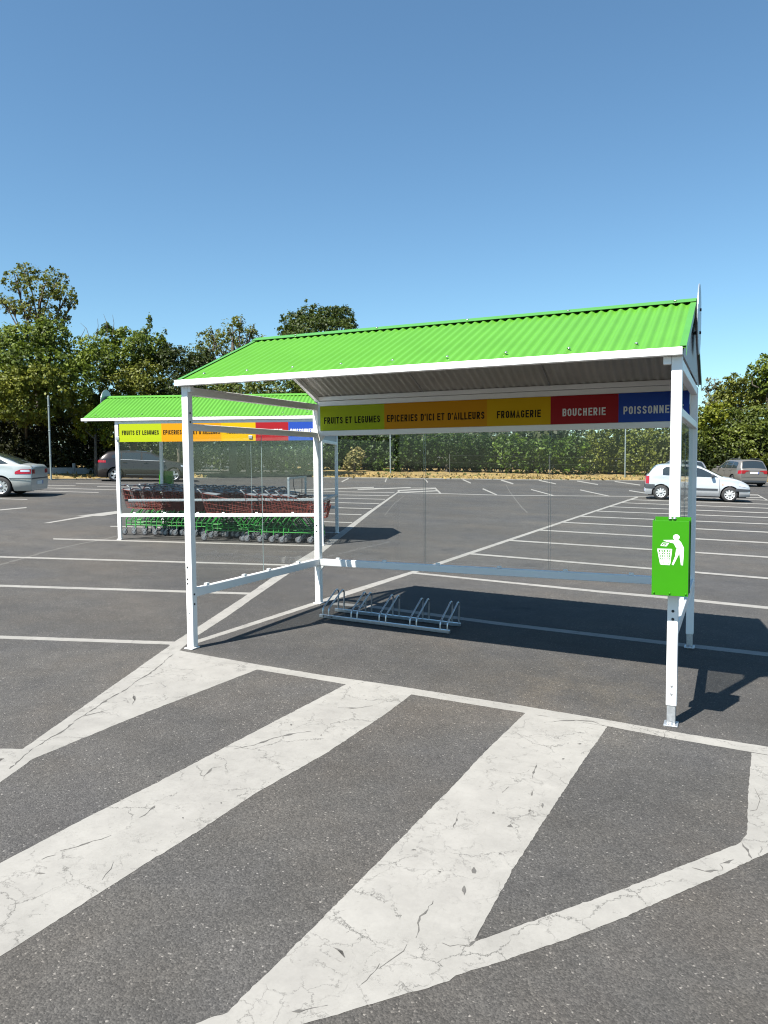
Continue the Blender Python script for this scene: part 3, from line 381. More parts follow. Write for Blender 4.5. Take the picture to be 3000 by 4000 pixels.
def clips(parent, r_, pts, along):
    for (x, y, z) in pts:
        mb = MB(); dx, dy = (.022, .016) if along == 'x' else (.016, .022)
        mb.bbox((x - dx, y - dy, z), (x + dx, y + dy, z + .022), .003); mb.build('pane_clip', WHITE, r_)
r1_ = rail(sh, (.004, S + .001, .472), (.064, D - S - .001, .55)); clips(sh, r1_, [(.04, y, .5505) for y in (.25, .85, 1.30, 1.9)], 'y')
r2_ = rail(sh, (S + .001, D - .064, .472), (W - S - .001, D - .004, .55)); clips(sh, r2_, [(x, D - .04, .5505) for x in (.30, .90, 1.55, 2.25, 2.95, 3.6)], 'x')
r3_ = rail(sh, (W - .064, S + .001, .472), (W - .004, D - S - .001, .55)); clips(sh, r3_, [(W - .04, y, .5505) for y in (.35, 1.1, 1.9)], 'y')
for x0 in (.006, W - .063):
    rail(sh, (x0, S + .001, 2.300), (x0 + .057, D - S - .001, 2.373), 'top_beam'); rail(sh, (x0, S + .001, 1.985), (x0 + .057, D - S - .001, 2.045), 'middle_beam')
rail(sh, (S + .001, D - .063, 2.345), (W - S - .001, D - .006, 2.402), 'top_beam'); rail(sh, (S + .001, D - .063, 2.000), (W - S - .001, D - .006, 2.060), 'middle_beam')
rail(sh, (-.025, -.063, 2.377), (W + .002, .004, 2.428), 'eave_beam', bev=.003)
rail(sh, (.02, D - .075, 2.408), (W - .02, D - .02, 2.456), 'purlin'); rail(sh, (.02, 1.17, 2.87), (W - .02, 1.23, 2.92), 'purlin')
for x in (.045, 1.40, 2.785, W - .10):
    for (ya, yb) in ((.0, 1.17), (D, 1.23)):
        mb = MB(); en = x < .1 or x > 4
        if en: mb.bar((x + .02, ya, 2.405), (x + .02, yb, 2.892), .04, .062); mb.build('rafter', WHITE, sh)
        else: mb.bar((x, ya, 2.424), (x, yb, 2.925), .007, .012); mb.build('sheet_lap', GABLE, sh)
for gx, sg in ((S + .001, 1), (W - S - .001, -1)):
    for zz, q in ((2.0, 1), (2.06, 1)):
        mb = MB(); zq = 1.999 if zz == 2.0 else 2.0605; up = -1 if zz == 2.0 else 1
        pl = [(gx, zq), (gx + sg * .065, zq), (gx, zq + up * .075)]
        if (sg * up) < 0: pl = pl[::-1]
        mb.prism(pl, D - .06, D - .012); fixn(mb.build('gusset', WHITE, sh))
for gz_ in (.4715,):
    mb = MB(); mb.prism([(S + .001, gz_), (S + .001, gz_ - .06), (S + .05, gz_)], D - .06, D - .012); fixn(mb.build('gusset', WHITE, sh))
a_ = MB(); a_.bbox((W - S - .052, -.0, 2.325), (W - S - .001, .045, 2.376), .003); a_.build('corner_bracket', WHITE, sh)
a_ = MB(); a_.bbox((S + .001, -.0, 2.325), (S + .035, .045, 2.376), .003); a_.build('corner_bracket', WHITE, sh)
sp_ = sign_panel(sh, .100, 4.112, D - .068, 2.0605, 2.3445, 2.139, .076)
# roof
ROY = 1.20; RZ = 2.968; EZ = 2.422
rs1 = corrugated(.045, 4.203, -.058, EZ, ROY - .004, RZ - .012).build('roof_sheet', [GREEN, UNDER], sh)
rs2 = corrugated(.045, 4.203, D + .075, EZ - .014, ROY + .004, RZ - .012).build('roof_sheet', [GREEN, UNDER], sh); fixn(rs1); fixn(rs2)
sl = (RZ - .012 - EZ) / (ROY + .054)
roof_screws(rs1, [.20 + .46 * i for i in range(9)], .075, EZ + sl * .133 + .009); roof_screws(rs1, [.5, 1.4, 2.3, 3.2, 4.05], ROY - .05, RZ - .02 + .012)
cap = MB(); dyc = .095; dz = dyc * sl
for sgn in (-1, 1):
    vs = [(.0, ROY, RZ + .012), (4.208, ROY, RZ + .012), (4.208, ROY + sgn * dyc, RZ + .012 - dz), (.0, ROY + sgn * dyc, RZ + .012 - dz)]
    vs += [(x, y, z - .003) for x, y, z in vs]
    cap.add(vs, [(0, 1, 2, 3), (7, 6, 5, 4), (0, 4, 5, 1), (2, 6, 7, 3), (1, 5, 6, 2), (3, 7, 4, 0)])
fixn(cap.build('ridge_cap', GREENCAP, sh))
for x in (.012, 4.168):
    for (ya, yb) in ((-.06, ROY), (D + .077, ROY)):
        mb = MB(); k = 1
        za = EZ if ya < 0 else EZ - .014
        for off0, off1, xx0, xx1 in ((.011, .0135, x, x + .042), (-.05, .011, x if x < 1 else x + .039, x + .003 if x < 1 else x + .042)):
            vs = []
            for (yy, zz) in ((ya, za), (yb, RZ - .012)):
                vs += [(xx0, yy, zz + off0), (xx1, yy, zz + off0), (xx1, yy, zz + off1), (xx0, yy, zz + off1)]
            mb.add(vs, [(0, 1, 2, 3), (7, 6, 5, 4), (0, 4, 5, 1), (1, 5, 6, 2), (2, 6, 7, 3), (3, 7, 4, 0)])
        fixn(mb.build('barge_trim', GREENCAP, sh))
gp = MB(); vs = [(W - .002, .0, 2.38), (W - .002, D, 2.38), (W - .002, D, 2.42), (W - .002, ROY, 2.925), (W - .002, .0, 2.42)]
gp.add(vs + [(x + .006, y, z) for x, y, z in vs], [(0, 1, 2, 3, 4), (9, 8, 7, 6, 5)] + [(i, (i + 1) % 5, (i + 1) % 5 + 5, i + 5) for i in range(5)]); fixn(gp.build('gable_panel', GABLE, sh))
dsc = MB(); dsc.lathe([(0, 0), (.272, 0), (.278, .003), (.278, .009), (.272, .012), (0, .012)], (4.222, 1.20, 2.808), 'x', 48, smooth=False)
dd = fixn(dsc.build('round_sign', DISC, sh))
for z in (2.70, 2.88):
    br = MB(); br.box((4.19, 1.17, z - .012), (4.222, 1.19, z + .012)); br.lathe([(.012, .0), (.012, .012), (0, .013)], (4.234, 1.18, z), 'x', 8); br.build('sign_bracket', DARK, dd)
# panes
def pane(parent, a, b_, seams=(), axis='x'):
    mb = MB(); mb.box(a, b_); p = mb.build('glass_pane', GLASS, parent)
    return p
def edges(parent, quad):
    mb = MB(); mb.box(*quad); return mb.build('pane_seam', EDGE, parent)
gl = [.075, 1.40, 2.785, W - .075]
for i in range(3): pane(sh, (gl[i] + .003, D - .045, .575), (gl[i + 1] - .003, D - .040, 1.999))
for x in gl[1:3]: 
    edges(sh, ((x - .0105, D - .046, .56), (x - .009, D - .039, 1.999))); edges(sh, ((x + .009, D - .046, .56), (x + .0105, D - .039, 1.999)))
for x0 in (.034, W - .040):
    pane(sh, (x0, .075, .575), (x0 + .005, 1.197, 1.984)); pane(sh, (x0, 1.203, .575), (x0 + .005, D - .075, 1.984)); edges(sh, ((x0 - .001, 1.199, .56), (x0 + .006, 1.201, 1.984)))
# ---------------------------------------------------------------- litter bin on the right front post
bn = thing('litter_bin', 'green litter bin with white pictogram, bolted to front right post of bicycle shelter', 'litter bin', (4.137, 0, .786), 0, 'green litter bins')
x0, x1, zt = -.115, .112, .505
mb = MB(); tw = .003
mb.bbox((x0, -.128, 0), (x1, -.124, zt - .006), .001); mb.box((x0, -.1238, 0), (x0 + tw, -.0045, zt - .004)); mb.box((x1 - tw, -.1238, 0), (x1, -.0045, zt - .004)); mb.box((x0 + .004, -.1235, .004), (x1 - .004, -.005, .008))
mb.box((x0 + .006, -.0042, .004), (x1 + .006, -.0010, zt + .012))
mb.build('bin_body', BINGREEN, bn)
ps = MB(); cnt = [0]
def flat(poly, y=-.1285):
    cnt[0] += 1; yy = y - .0002 * (cnt[0] % 4); tri = tessellate_polygon([[Vector((a, b_, 0)) for a, b_ in poly]]); f = []
    for a, b_, c in tri:
        A, B, C_ = poly[a], poly[b_], poly[c]; s_ = (B[0] - A[0]) * (C_[1] - A[1]) - (B[1] - A[1]) * (C_[0] - A[0]); f.append((a, b_, c) if s_ > 0 else (a, c, b_))
    ps.add([(a, yy, b_) for a, b_ in poly], f)
# pictogram traced in bin coordinates: photo zoom pixels -> metres on the plate
def pz(pts): return [(x0 + (x - 305 + (y - 1000) * .0185) / 428 * .2265, zt - (y - 1003 - (x - 305) * .022) / 862 * .502) for x, y in pts]
cxh, czh = pz([(584, 1203)])[0]
flat([(cxh + .0205 * math.cos(2 * math.pi * i / 24), czh + .0185 * math.sin(2 * math.pi * i / 24)) for i in range(24)])
flat(pz([(432, 1237), (612, 1233), (640, 1262), (672, 1325), (583, 1329), (568, 1300), (552, 1273), (440, 1247)]))
flat(pz([(583, 1334), (672, 1330), (668, 1420), (660, 1522), (637, 1520), (620, 1385), (550, 1523), (530, 1516), (570, 1420)]))
# basket as bars
flat(pz([(360, 1336), (534, 1338), (533, 1350), (363, 1348)])); flat(pz([(397, 1508), (508, 1511), (507, 1523), (400, 1520)]))
for k in range(6):
    t = k / 5; a = 368 + (526 - 368) * t; b_ = 398 + (506 - 398) * t; wv = 8
    flat(pz([(a - wv, 1349), (a + wv, 1349), (b_ + wv * .8, 1509), (b_ - wv * .8, 1509)]))
for k in range(1, 6):
    z = 1350 + 158 * k / 5.6; xl = 368 + 30 * (z - 1349) / 160; xr = 526 - 20 * (z - 1349) / 160
    flat(pz([(xl, z - 4), (xr, z - 3), (xr, z + 3), (xl, z + 3)]))
for A, B in (((400, 1300), (425, 1270)), ((425, 1270), (495, 1272)), ((495, 1272), (468, 1306)), ((468, 1306), (400, 1300)), ((415, 1303), (445, 1285)), ((455, 1300), (480, 1275))):
    dx, dy = B[0] - A[0], B[1] - A[1]; q = 3.2 / math.hypot(dx, dy); nx, ny = -dy * q, dx * q
    flat(pz([(A[0] + nx, A[1] + ny), (B[0] + nx, B[1] + ny), (B[0] - nx, B[1] - ny), (A[0] - nx, A[1] - ny)]))
ps.build('pictogram', BINWHITE, bn)
bolts(bn, [(-.014, -.0045, zt + .0), (.014, -.0045, zt + .0)], '-y', .008); bolts(bn, [(x, -.1284, .016) for x in (-.1, -.002, .098)], '-y', .004, BINGREEN, 'rivet')
# ---------------------------------------------------------------- bicycle rack
rk = thing('bicycle_rack', 'low galvanised five bay bicycle rack with double hoops, lying on asphalt under the bicycle shelter', 'bike rack', (.42, 1.69, gz(.42, 1.69)))
rk.rotation_euler = (math.atan(GB), -math.atan(GA), 0)
mb = MB(); mb.bbox((0, 0, .006), (1.507, .032, .040), .002); fr = mb.build('front_rail', GALV2, rk)
mb = MB(); mb.bbox((0, .352, .006), (1.50, .384, .040), .002); mb.build('rear_rail', GALV2, rk)
for xa in (.037, .109, .384, .455, .716, .791, 1.068, 1.140, 1.402, 1.479):
    pts = [(xa, .016, .03), (xa, .016, .085), (xa, .020, .102), (xa, .034, .120), (xa, .10, .155), (xa, .29, .252)]
    pts += [(xa, .325 + .045 * math.sin(R(t)), .222 + .045 * math.cos(R(t))) for t in (-35, -10, 15, 40, 65, 90)] + [(xa, .370, .03)]
    mb = MB(); mb.tube(pts, .0088, 10); mb.build('hoop', GALV2, rk)
t = MB(); text_mesh(t, "B'TWIN", .045, .165, .012, .022, -.0008); t.build('lettering', BLACKTXT, fr)
# ---------------------------------------------------------------- trolley shelter (far)
FA = R(20.6); FX, FY = -6.3007, 5.7143; FZ = gz(FX, FY); fc, fs_ = math.cos(FA), math.sin(FA)
def fw(x, y): return FX + x * fc - y * fs_, FY + x * fs_ + y * fc
def fg(x, y): a, b_ = fw(x, y); return gz(a, b_) - FZ
ts = thing('trolley_shelter', 'farther green roofed shelter full of shopping trolleys, coloured banner along its front', 'shelter', (FX, FY, FZ), FA, 'green roofed shelters')
FW_, FD = 3.953, 2.14; q = .033
for (x, y) in ((0, 0), (FW_, 0), (0.06, FD), (FW_, FD)):
    post(ts, x - q, y - q, .066, 2.29 if y == 0 else 2.22, fg(x, y))
rail(ts, (q + .001, -.028, .437), (FW_ - q - .001, .028, .500)).name = 'rail'
clips(ts, ts.children[-1], [(x, .0, .5005) for x in (.30, .90, 1.55, 2.05, 2.7, 3.4)], 'x')
rail(ts, (-.678, -.075, 2.288), (3.995, -.012, 2.342), 'eave_beam', bev=.003)
rail(ts, (q + .001, -.028, 2.226), (FW_ - q - .001, .028, 2.285), 'top_beam'); rail(ts, (q + .001, -.010, 1.905), (FW_ - q - .001, .030, 1.965), 'middle_beam')
rail(ts, (.1, FD - .028, 2.226), (FW_ - q - .001, FD + .028, 2.285), 'top_beam')
for x in (-.03, FW_ - .03): rail(ts, (x, q + .001, 2.16), (x + .06, FD - q - .001, 2.22), 'top_beam')
mb = MB(); mb.box((FW_ - .006, q + .002, 1.90), (FW_ + .004, FD - q - .002, 2.158)); mb.build('end_panel', GABLE, ts); rail(ts, (FW_ - .03, q + .001, 1.84), (FW_ + .03, FD - q - .001, 1.898), 'middle_beam')
sign_panel(ts, .060, 3.912, -.042, 1.885, 2.228, 2.018, .083, 1.972, (0, .2155, .518, .690, .853, 1.0), .96)
for x in (.02, 2.62):
    mb = MB(); mb.bbox((x - .035, -.062, 1.925), (x + .035, -.048, 1.985), .004); mb.build('banner_clamp', GALV, ts)
fr1 = fixn(corrugated(-.632, 4.0, -.07, 2.350, FD / 2 - .004, 2.850).build('roof_sheet', [GREEN, UNDER], ts)); fixn(corrugated(-.632, 4.0, FD + .07, 2.350, FD / 2 + .004, 2.850).build('roof_sheet', [GREEN, UNDER], ts))
sl = .5 / (FD / 2 + .066)
roof_screws(fr1, [-.45 + .46 * i for i in range(10)], .07, 2.35 + sl * .14 + .009)
cap = MB(); dyc = .10; dz = dyc * sl; ry = FD / 2; rz = 2.866
for sgn in (-1, 1):
    vs = [(-.655, ry, rz), (4.01, ry, rz), (4.01, ry + sgn * dyc, rz - dz), (-.655, ry + sgn * dyc, rz - dz)]; vs += [(x, y, z - .003) for x, y, z in vs]
    cap.add(vs, [(0, 1, 2, 3), (7, 6, 5, 4), (0, 4, 5, 1), (2, 6, 7, 3), (1, 5, 6, 2), (3, 7, 4, 0)])
fixn(cap.build('ridge_cap', GREEN, ts))
for x in (-.60, 1.0, 2.5, 3.9):
    for (ya, yb) in ((-.05, ry - .02), (FD + .05, ry + .02)):
        mb = MB(); mb.bar((x, ya, 2.285), (x, yb, 2.775), .04, .05); mb.build('rafter', WHITE, ts)
gp = MB(); vs = [(3.975, .0, 2.29), (3.975, FD, 2.29), (3.975, FD, 2.34), (3.975, ry, 2.81), (3.975, 0, 2.34)]
gp.add(vs + [(x + .006, y, z) for x, y, z in vs], [(0, 1, 2, 3, 4), (9, 8, 7, 6, 5)] + [(i, (i + 1) % 5, (i + 1) % 5 + 5, i + 5) for i in range(5)]); fixn(gp.build('gable_panel', GABLE, ts))
dsc = MB(); dsc.lathe([(0, 0), (.272, 0), (.278, .003), (.278, .009), (.272, .012), (0, .012)], (-.675, ry, 2.715), 'x', 48, smooth=False); fixn(dsc.build('round_sign', DISC, ts))
for a, b_ in ((.04, 1.28), (1.30, 2.60), (2.62, 3.91)): pane(ts, (a, -.003, .52), (b_, .002, 1.904))
for x in (1.29, 2.61): edges(ts, ((x - .003, -.004, .505), (x + .003, .003, 1.904)))
for a, b_ in ((.12, 1.95), (1.96, 3.91)): pane(ts, (a, FD - .002, .52), (b_, FD + .003, 2.2))
for y in (.12, 1.98):
    rail(ts, (.13 if y < 1 else .2, y - .02, .732), (3.93, y + .02, .776), 'guide_rail', GALV, .003)
    mb = MB(); mb.box((.075, y - .018, .736), (.129, y + .018, .772)); mb.build('rail_end', DARK, ts.children[-1])
    rail(ts, (3.28, y - .02, .777), (3.32, y + .02, 1.138), 'gate_upright', GALV, .003)
rail(ts, (3.28, .09, 1.1385), (3.32, 2.01, 1.178), 'gate_bar', GALV, .003)
rail(ts, (3.931, .10, .730), (3.974, 2.10, .774), 'guide_rail', GALV, .003); rail(ts, (3.62, 2.07, .46), (3.919, 2.125, .52), 'rail')
mb = MB(); mb.tube([(3.30, 1.55, 1.138), (3.31, 1.5, .98), (3.33, 1.35, .86), (3.33, 1.0, .80), (3.31, .8, .84), (3.30, .62, 1.0), (3.30, .6, 1.138)], .007, 6); mb.build('chain', DARK, ts)
b2 = thing('litter_bin', 'green litter bin fixed behind the rear left post of the trolley shelter', 'litter bin', (*fw(.128, FD + .036), FZ + .80), FA + math.pi, 'green litter bins')
mb = MB(); mb.bbox((-.14, -.128, 0), (.14, -.124, .49), .001); mb.box((-.14, -.1238, 0), (-.137, -.0045, .49)); mb.box((.137, -.1238, 0), (.14, -.0045, .49)); mb.box((-.136, -.1235, .004), (.136, -.005, .008)); mb.box((-.145, -.0042, .002), (.145, -.0010, .50)); mb.build('bin_body', BINGREEN, b2)
b2.location = (*fw(.128, FD + .036), FZ + .80)

# ---------------------------------------------------------------- shopping trolleys
TRED = mat('red_coated_wire', (.18, .028, .018), .45, vary=.1); TGRN = mat('green_frame_tube', (.024, .20, .03), .4, vary=.12); TGREY = mat('grey_handle_plastic', (.15, .16, .175), .4); TPALE = mat('pale_flap_plastic', (.24, .25, .27), .4)
TYRE = mat('grey_caster_tyre', (.075, .075, .078), .6); CHUB = mat('caster_bracket', (.22, .235, .25), .4, .5); COIN = mat('orange_red_coin_lock', (.22, .03, .02), .45); TDK = mat('trolley_spare_wire', (.20, .028, .018), .5)  # TDK: spare red wire colour, no part uses it
def make_trolley():
    t = thing('shopping_trolley', 'red wire shopping trolley', 'shopping trolley')
    P = lambda u, v, sy: Vector((-.10 + .12 * v + u * (.96 - .18 * v), sy * (.27 - .07 * u - .02 * v), .93 - .38 * v + u * (-.19 + .14 * v)))  # u: rear-front, v: top-bottom
    b = MB(); wr = .0036
    for sy in (-1, 1):
        for i in range(15): b.tube([P(i / 14, 0, sy), P(i / 14, 1, sy)], wr, 3, 0, False)
        for v in (0, .25, .5, .75, 1): b.tube([P(0, v, sy), P(1, v, sy)], .0075 if v == 0 else wr * 1.15, 4 if v == 0 else 3, 0, False)
    for i in range(13):
        y = -1 + 2 * i / 12
        for u in (0, 1): b.tube([Vector((P(u, 0, 1).x, P(u, 0, y).y, P(u, 0, 1).z)), Vector((P(u, 1, 1).x, P(u, 1, y).y, P(u, 1, 1).z))], wr, 3, 0, False)
        b.tube([Vector((P(0, 1, 1).x, P(0, 1, y).y, P(0, 1, 1).z)), Vector((P(1, 1, 1).x, P(1, 1, y).y, P(1, 1, 1).z))], wr, 3, 0, False)
    for v in (0, .25, .5, .75, 1):
        for u in (0, 1): b.tube([P(u, v, -1), P(u, v, 1)], .007 if v == 0 else wr, 4, 0, False)
    for i in range(1, 8): b.tube([P(i / 8, 1, -1), P(i / 8, 1, 1)], wr, 3, 0, False)
    b.build('basket', TRED, t)
    hd = MB(); hd.tube([(-.17, -.25, 1.0), (-.17, .25, 1.0)], .015, 8)
    for sy in (-1, 1): hd.tube([(-.17, sy * .25, 1.0), (-.135, sy * .268, .985), (-.08, sy * .27, .925)], .014, 6)
    hd.build('handle', TGREY, t)
    ck = MB(); ck.bbox((-.195, .09, .975), (-.15, .12, 1.01), .008);  ck.build('coin_lock', COIN, t)
    fl = MB(); fl.bar((-.06, 0, .925), (.20, 0, .895), .40, .014); fl.bar((-.11, 0, .95), (-.065, 0, .72), .32, .008); fl.build('child_seat', TPALE, t)
    pl = MB(); pl.box((.005, -.2, .70), (.012, .0, .80)); pl.build('plate', COIN, t)
    f = MB()
    for sy in (-1, 1):
        y = sy * .235
        f.tube([(0, y, .145), (0, y, .31), (.10, y, .45), (.16, y, .535)], .0115, 6); f.tube([(0, y, .205), (.40, sy * .21, .205), (.74, sy * .165, .205)], .010, 6); f.tube([(0, y, .275), (.55, sy * .19, .275)], .008, 5)
        f.tube([(.10, y, .205), (.10, y, .30), (.22, sy * .225, .46), (.30, sy * .22, .525)], .009, 5); f.tube([(.74, sy * .165, .145), (.74, sy * .165, .205), (.62, sy * .18, .36), (.5, sy * .2, .51)], .0105, 6)
    for x, hw, z in ((0, .235, .275), (0, .235, .205), (.25, .22, .208), (.5, .195, .208), (.74, .165, .205)): f.tube([(x, -hw, z), (x, hw, z)], .008, 5)
    f.build('frame', TGRN, t)
    for x, hw in ((0, .235), (.74, .165)):
        for sy in (-1, 1):
            wl = MB(); y = sy * hw; c = (x - .035, y, .0625)
            wl.lathe([(.035, -.012), (.056, -.015), (.0625, -.008), (.0625, .008), (.056, .015), (.035, .012)], c, 'y', 16, 0); wl.lathe([(0, -.013), (.035, -.012)], c, 'y', 12, 1); wl.lathe([(.035, .012), (0, .013)], c, 'y', 12, 1)
            for k in (-1, 1): wl.bar((x - .035, y + k * .019, .0625), (x - .005, y + k * .019, .128), .006, .034, 1)
            wl.box((x - .03, y - .022, .122), (x + .022, y + .022, .132), 1); wl.tube([(x, y, .132), (x, y, .15)], .016, 8, 1)
            wl.build('wheel', [TYRE, CHUB], t)
    return t
proto = make_trolley(); first = [True]
rows = [('nearest row', .35, [1.65, 2.50, 2.76, 3.00, 3.19]), ('middle row', .985, [-.20 + .212 * i for i in range(16)]), ('back row', 1.62, [-.02 + .214 * i for i in range(15)])]
ends = {('nearest row', 0): 'red wire trolley standing half pulled out, leftmost of the nearest trolley row', ('nearest row', 4): 'red wire trolley at the front right end of the nearest trolley row',
        ('nearest row', 1): 'red wire trolley second from left in the nearest row, gap behind it', ('middle row', 0): 'red wire trolley at left end of middle row, castors by white front left post', ('middle row', 15): 'red wire trolley at right end of the middle trolley row',
        ('back row', 0): 'red wire trolley at left end of the back trolley row', ('back row', 14): 'red wire trolley at right end of the back trolley row'}
slope = GA * fc + GB * fs_
for nm, yy, xs in rows:
    for i, x in enumerate(xs):
        o = proto if first[0] else copy_tree(proto); first[0] = False
        jx, jy = random.uniform(-.012, .012), random.uniform(-.015, .015)
        px, py = fw(x + jx, yy + jy); o.location = (px, py, gz(px, py) + .001); o.rotation_euler = (0, -math.atan(slope), FA + random.uniform(-.02, .02))
        o['label'] = ends.get((nm, i), 'red wire shopping trolley nested inside the %s, under the farther shelter' % nm); o['group'] = 'shopping trolleys in the ' + nm
        if nm != 'back row':
            for ch in o.children:
                if ch.name.startswith('wheel') and random.random() < .25:
                    pass
# ---------------------------------------------------------------- cars
def interp(pts):
    xs = [p[0] for p in pts]; ys = [p[1] for p in pts]
    def f(x):
        if x <= xs[0]: return ys[0]
        if x >= xs[-1]: return ys[-1]
        for i in range(len(xs) - 1):
            if x <= xs[i + 1]:
                t = (x - xs[i]) / (xs[i + 1] - xs[i]); d0 = (ys[i + 1] - ys[max(i - 1, 0)]) / (xs[i + 1] - xs[max(i - 1, 0)]); d1 = (ys[min(i + 2, len(xs) - 1)] - ys[i]) / (xs[min(i + 2, len(xs) - 1)] - xs[i]); hh = xs[i + 1] - xs[i]
                c = ys[i] * (2 * t ** 3 - 3 * t ** 2 + 1) + ys[i + 1] * (-2 * t ** 3 + 3 * t ** 2) + d0 * hh * (t ** 3 - 2 * t ** 2 + t) + d1 * hh * (t ** 3 - t ** 2)
                lo, hi = min(ys[i], ys[i + 1]), max(ys[i], ys[i + 1]); return min(hi + .01, max(lo - .01, c))
    return f
def lin(pts):
    xs = [p[0] for p in pts]; ys = [p[1] for p in pts]
    return lambda x: float(np.interp(x, xs, ys))
CGLASS = mat('car_glass', (.018, .024, .028), .04, spec=.9, coat=.4); RUBBER = mat('tyre_rubber', (.022, .022, .023), .75); ALLOY = mat('alloy_rim', (.56, .57, .58), .3, .7); CAP = mat('plastic_wheel_trim', (.52, .53, .54), .35, .3)
TRIM = mat('dark_bumper_trim', (.035, .04, .048), .5); LAMPR = mat('red_lamp_lens', (.28, .008, .015), .15, coat=.5); LAMPC = mat('clear_lamp_lens', (.62, .64, .66), .12, .4, coat=.6); PLATE = mat('number_plate', (.70, .70, .68), .4); INNER = mat('wheel_well', (.008, .008, .008), .9); PBLUE = mat('plate_blue_band', (.02, .06, .35), .4); AMBER = mat('amber_lens', (.6, .2, .02), .3)
PRINT = mat('plate_print', (.16, .16, .17), .6)
class Car:
    def __init__(c, name, label, cat, L, Wd, wx, Rw, top, belt, sill, col, rim, group=None, tumble=.27, spokes=5):
        c.root = thing(name, label, cat, group=group); c.L, c.W = L, Wd; c.topf, c.beltf = interp(top), interp(belt); c.wx, c.Rw, c.sill = wx, Rw, sill; c.tumble = tumble
        c.paint = mat(name + '_paint', col, .32, .35, coat=.7, vary=.02); xs = sorted(set([0, .02, .05] + [L * i / 64 for i in range(65)] + [L - .02, L - .05] + [x + Rw * 1.17 * math.cos(R(a)) for x in wx for a in range(0, 181, 15)]))
        xs = [x for i, x in enumerate(xs) if i == 0 or x - xs[i - 1] > .008]
        mb = MB(); sec = [c.section(x) for x in xs]; n = len(sec[0])
        vs = [(x, y, z) for x, s in zip(xs, sec) for y, z in s]
        mb.add(vs, [(i * n + k, (i + 1) * n + k, (i + 1) * n + k + 1, i * n + k + 1) for i in range(len(xs) - 1) for k in range(n - 1)], 0, True)
        mb.add(vs[:n], [list(range(n))], 0); mb.add(vs[-n:], [list(range(n))[::-1]], 0)
        o = mb.build('body', c.paint, c.root); bm = bmesh.new(); bm.from_mesh(o.data); bmesh.ops.remove_doubles(bm, verts=bm.verts[:], dist=.0005); bmesh.ops.recalc_face_normals(bm, faces=bm.faces[:]); bm.to_mesh(o.data); bm.free()
        ub = MB(); hw = Wd / 2; ub.box((.12, -hw + .16, .17), (L - .12, hw - .16, .50)); ub.build('underbody', INNER, c.root)
        for x in wx:
            for sy in (-1, 1): c.wheel(x, sy, rim, spokes)
    def plan(c, x):
        e = .55; a = 1.0
        if x < e: a = 1 - .13 * ((e - x) / e) ** 2.2
        if x > c.L - e * 1.3: a = min(a, 1 - .20 * ((x - c.L + e * 1.3) / (e * 1.3)) ** 2.2)
        return a
    def dims(c, x):
        zt = c.topf(x); zb = min(c.beltf(x), zt - .02); zl = c.sill
        for xw in c.wx:
            Ra = c.Rw * 1.17; d = Ra * Ra - (x - xw) ** 2
            if d > 0: zl = max(zl, c.Rw + math.sqrt(d) * .98)
        zl = min(zl, zb - .06); w_ = c.W / 2 * c.plan(x); hh = zt - zb; crown = min(.055, hh * .5); wr = w_ * .97 * (1 - min(hh, .5) / .5 * c.tumble)
        return zt, zb, zl, w_, wr, crown
    def yside(c, x, z):
        zt, zb, zl, w_, wr, crown = c.dims(x); ze = zt - crown
        if z <= zb:
            t = max(0, (z - c.sill) / max(.01, zb - c.sill)); return w_ * (.93 + .07 * math.sin(math.pi * min(1, t * 1.15) ** .8) * 1.0 + .04 * t * (1 - t) * 2 + .025 * t)
        t = min(1, (z - zb) / max(.01, ze - zb)); y0 = c.yside(x, zb); return y0 + (wr - y0) * t ** 1.25
    def section(c, x):
        zt, zb, zl, w_, wr, crown = c.dims(x); ze = zt - crown; p = []
        for k in range(7): z = zl + (zb - zl) * k / 6; p.append((c.yside(x, z), z))
        for k in range(1, 5): z = zb + (ze - zb) * k / 4; p.append((c.yside(x, z), z))
        wr = p[-1][0]
        for k in range(1, 5): y = wr * (1 - k / 4); p.append((y, ze + crown * (1 - (y / wr) ** 2)))
        return p + [(-y, z) for y, z in p[::-1][1:]]
    def ztop(c, x, y):
        zt, zb, zl, w_, wr, crown = c.dims(x); wr = c.yside(x, zt - crown); return zt - crown + crown * max(-.5, 1 - (y / wr) ** 2)
    def side(c, name, m, xa, xb, zlo, zhi, off=.005, parent=None, nx=14, nz=3, sides=(-1, 1)):
        lo = zlo if callable(zlo) else (lambda x: zlo); hi = zhi if callable(zhi) else (lambda x: zhi)
        out = []
        for sy in sides:
            mb = MB(); vs = []
            for i in range(nx + 1):
                x = xa + (xb - xa) * i / nx; a, b_ = lo(x), max(lo(x) + .002, hi(x))
                for k in range(nz + 1): z = a + (b_ - a) * k / nz; vs.append((x, sy * (c.yside(x, z) + off), z))
            f = [(i * (nz + 1) + k, (i + 1) * (nz + 1) + k, (i + 1) * (nz + 1) + k + 1, i * (nz + 1) + k + 1) for i in range(nx) for k in range(nz)]
            if sy > 0: f = [q_[::-1] for q_ in f]
            mb.add(vs, f, 0, True); out.append(mb.build(name, m, parent or c.root))
        return out
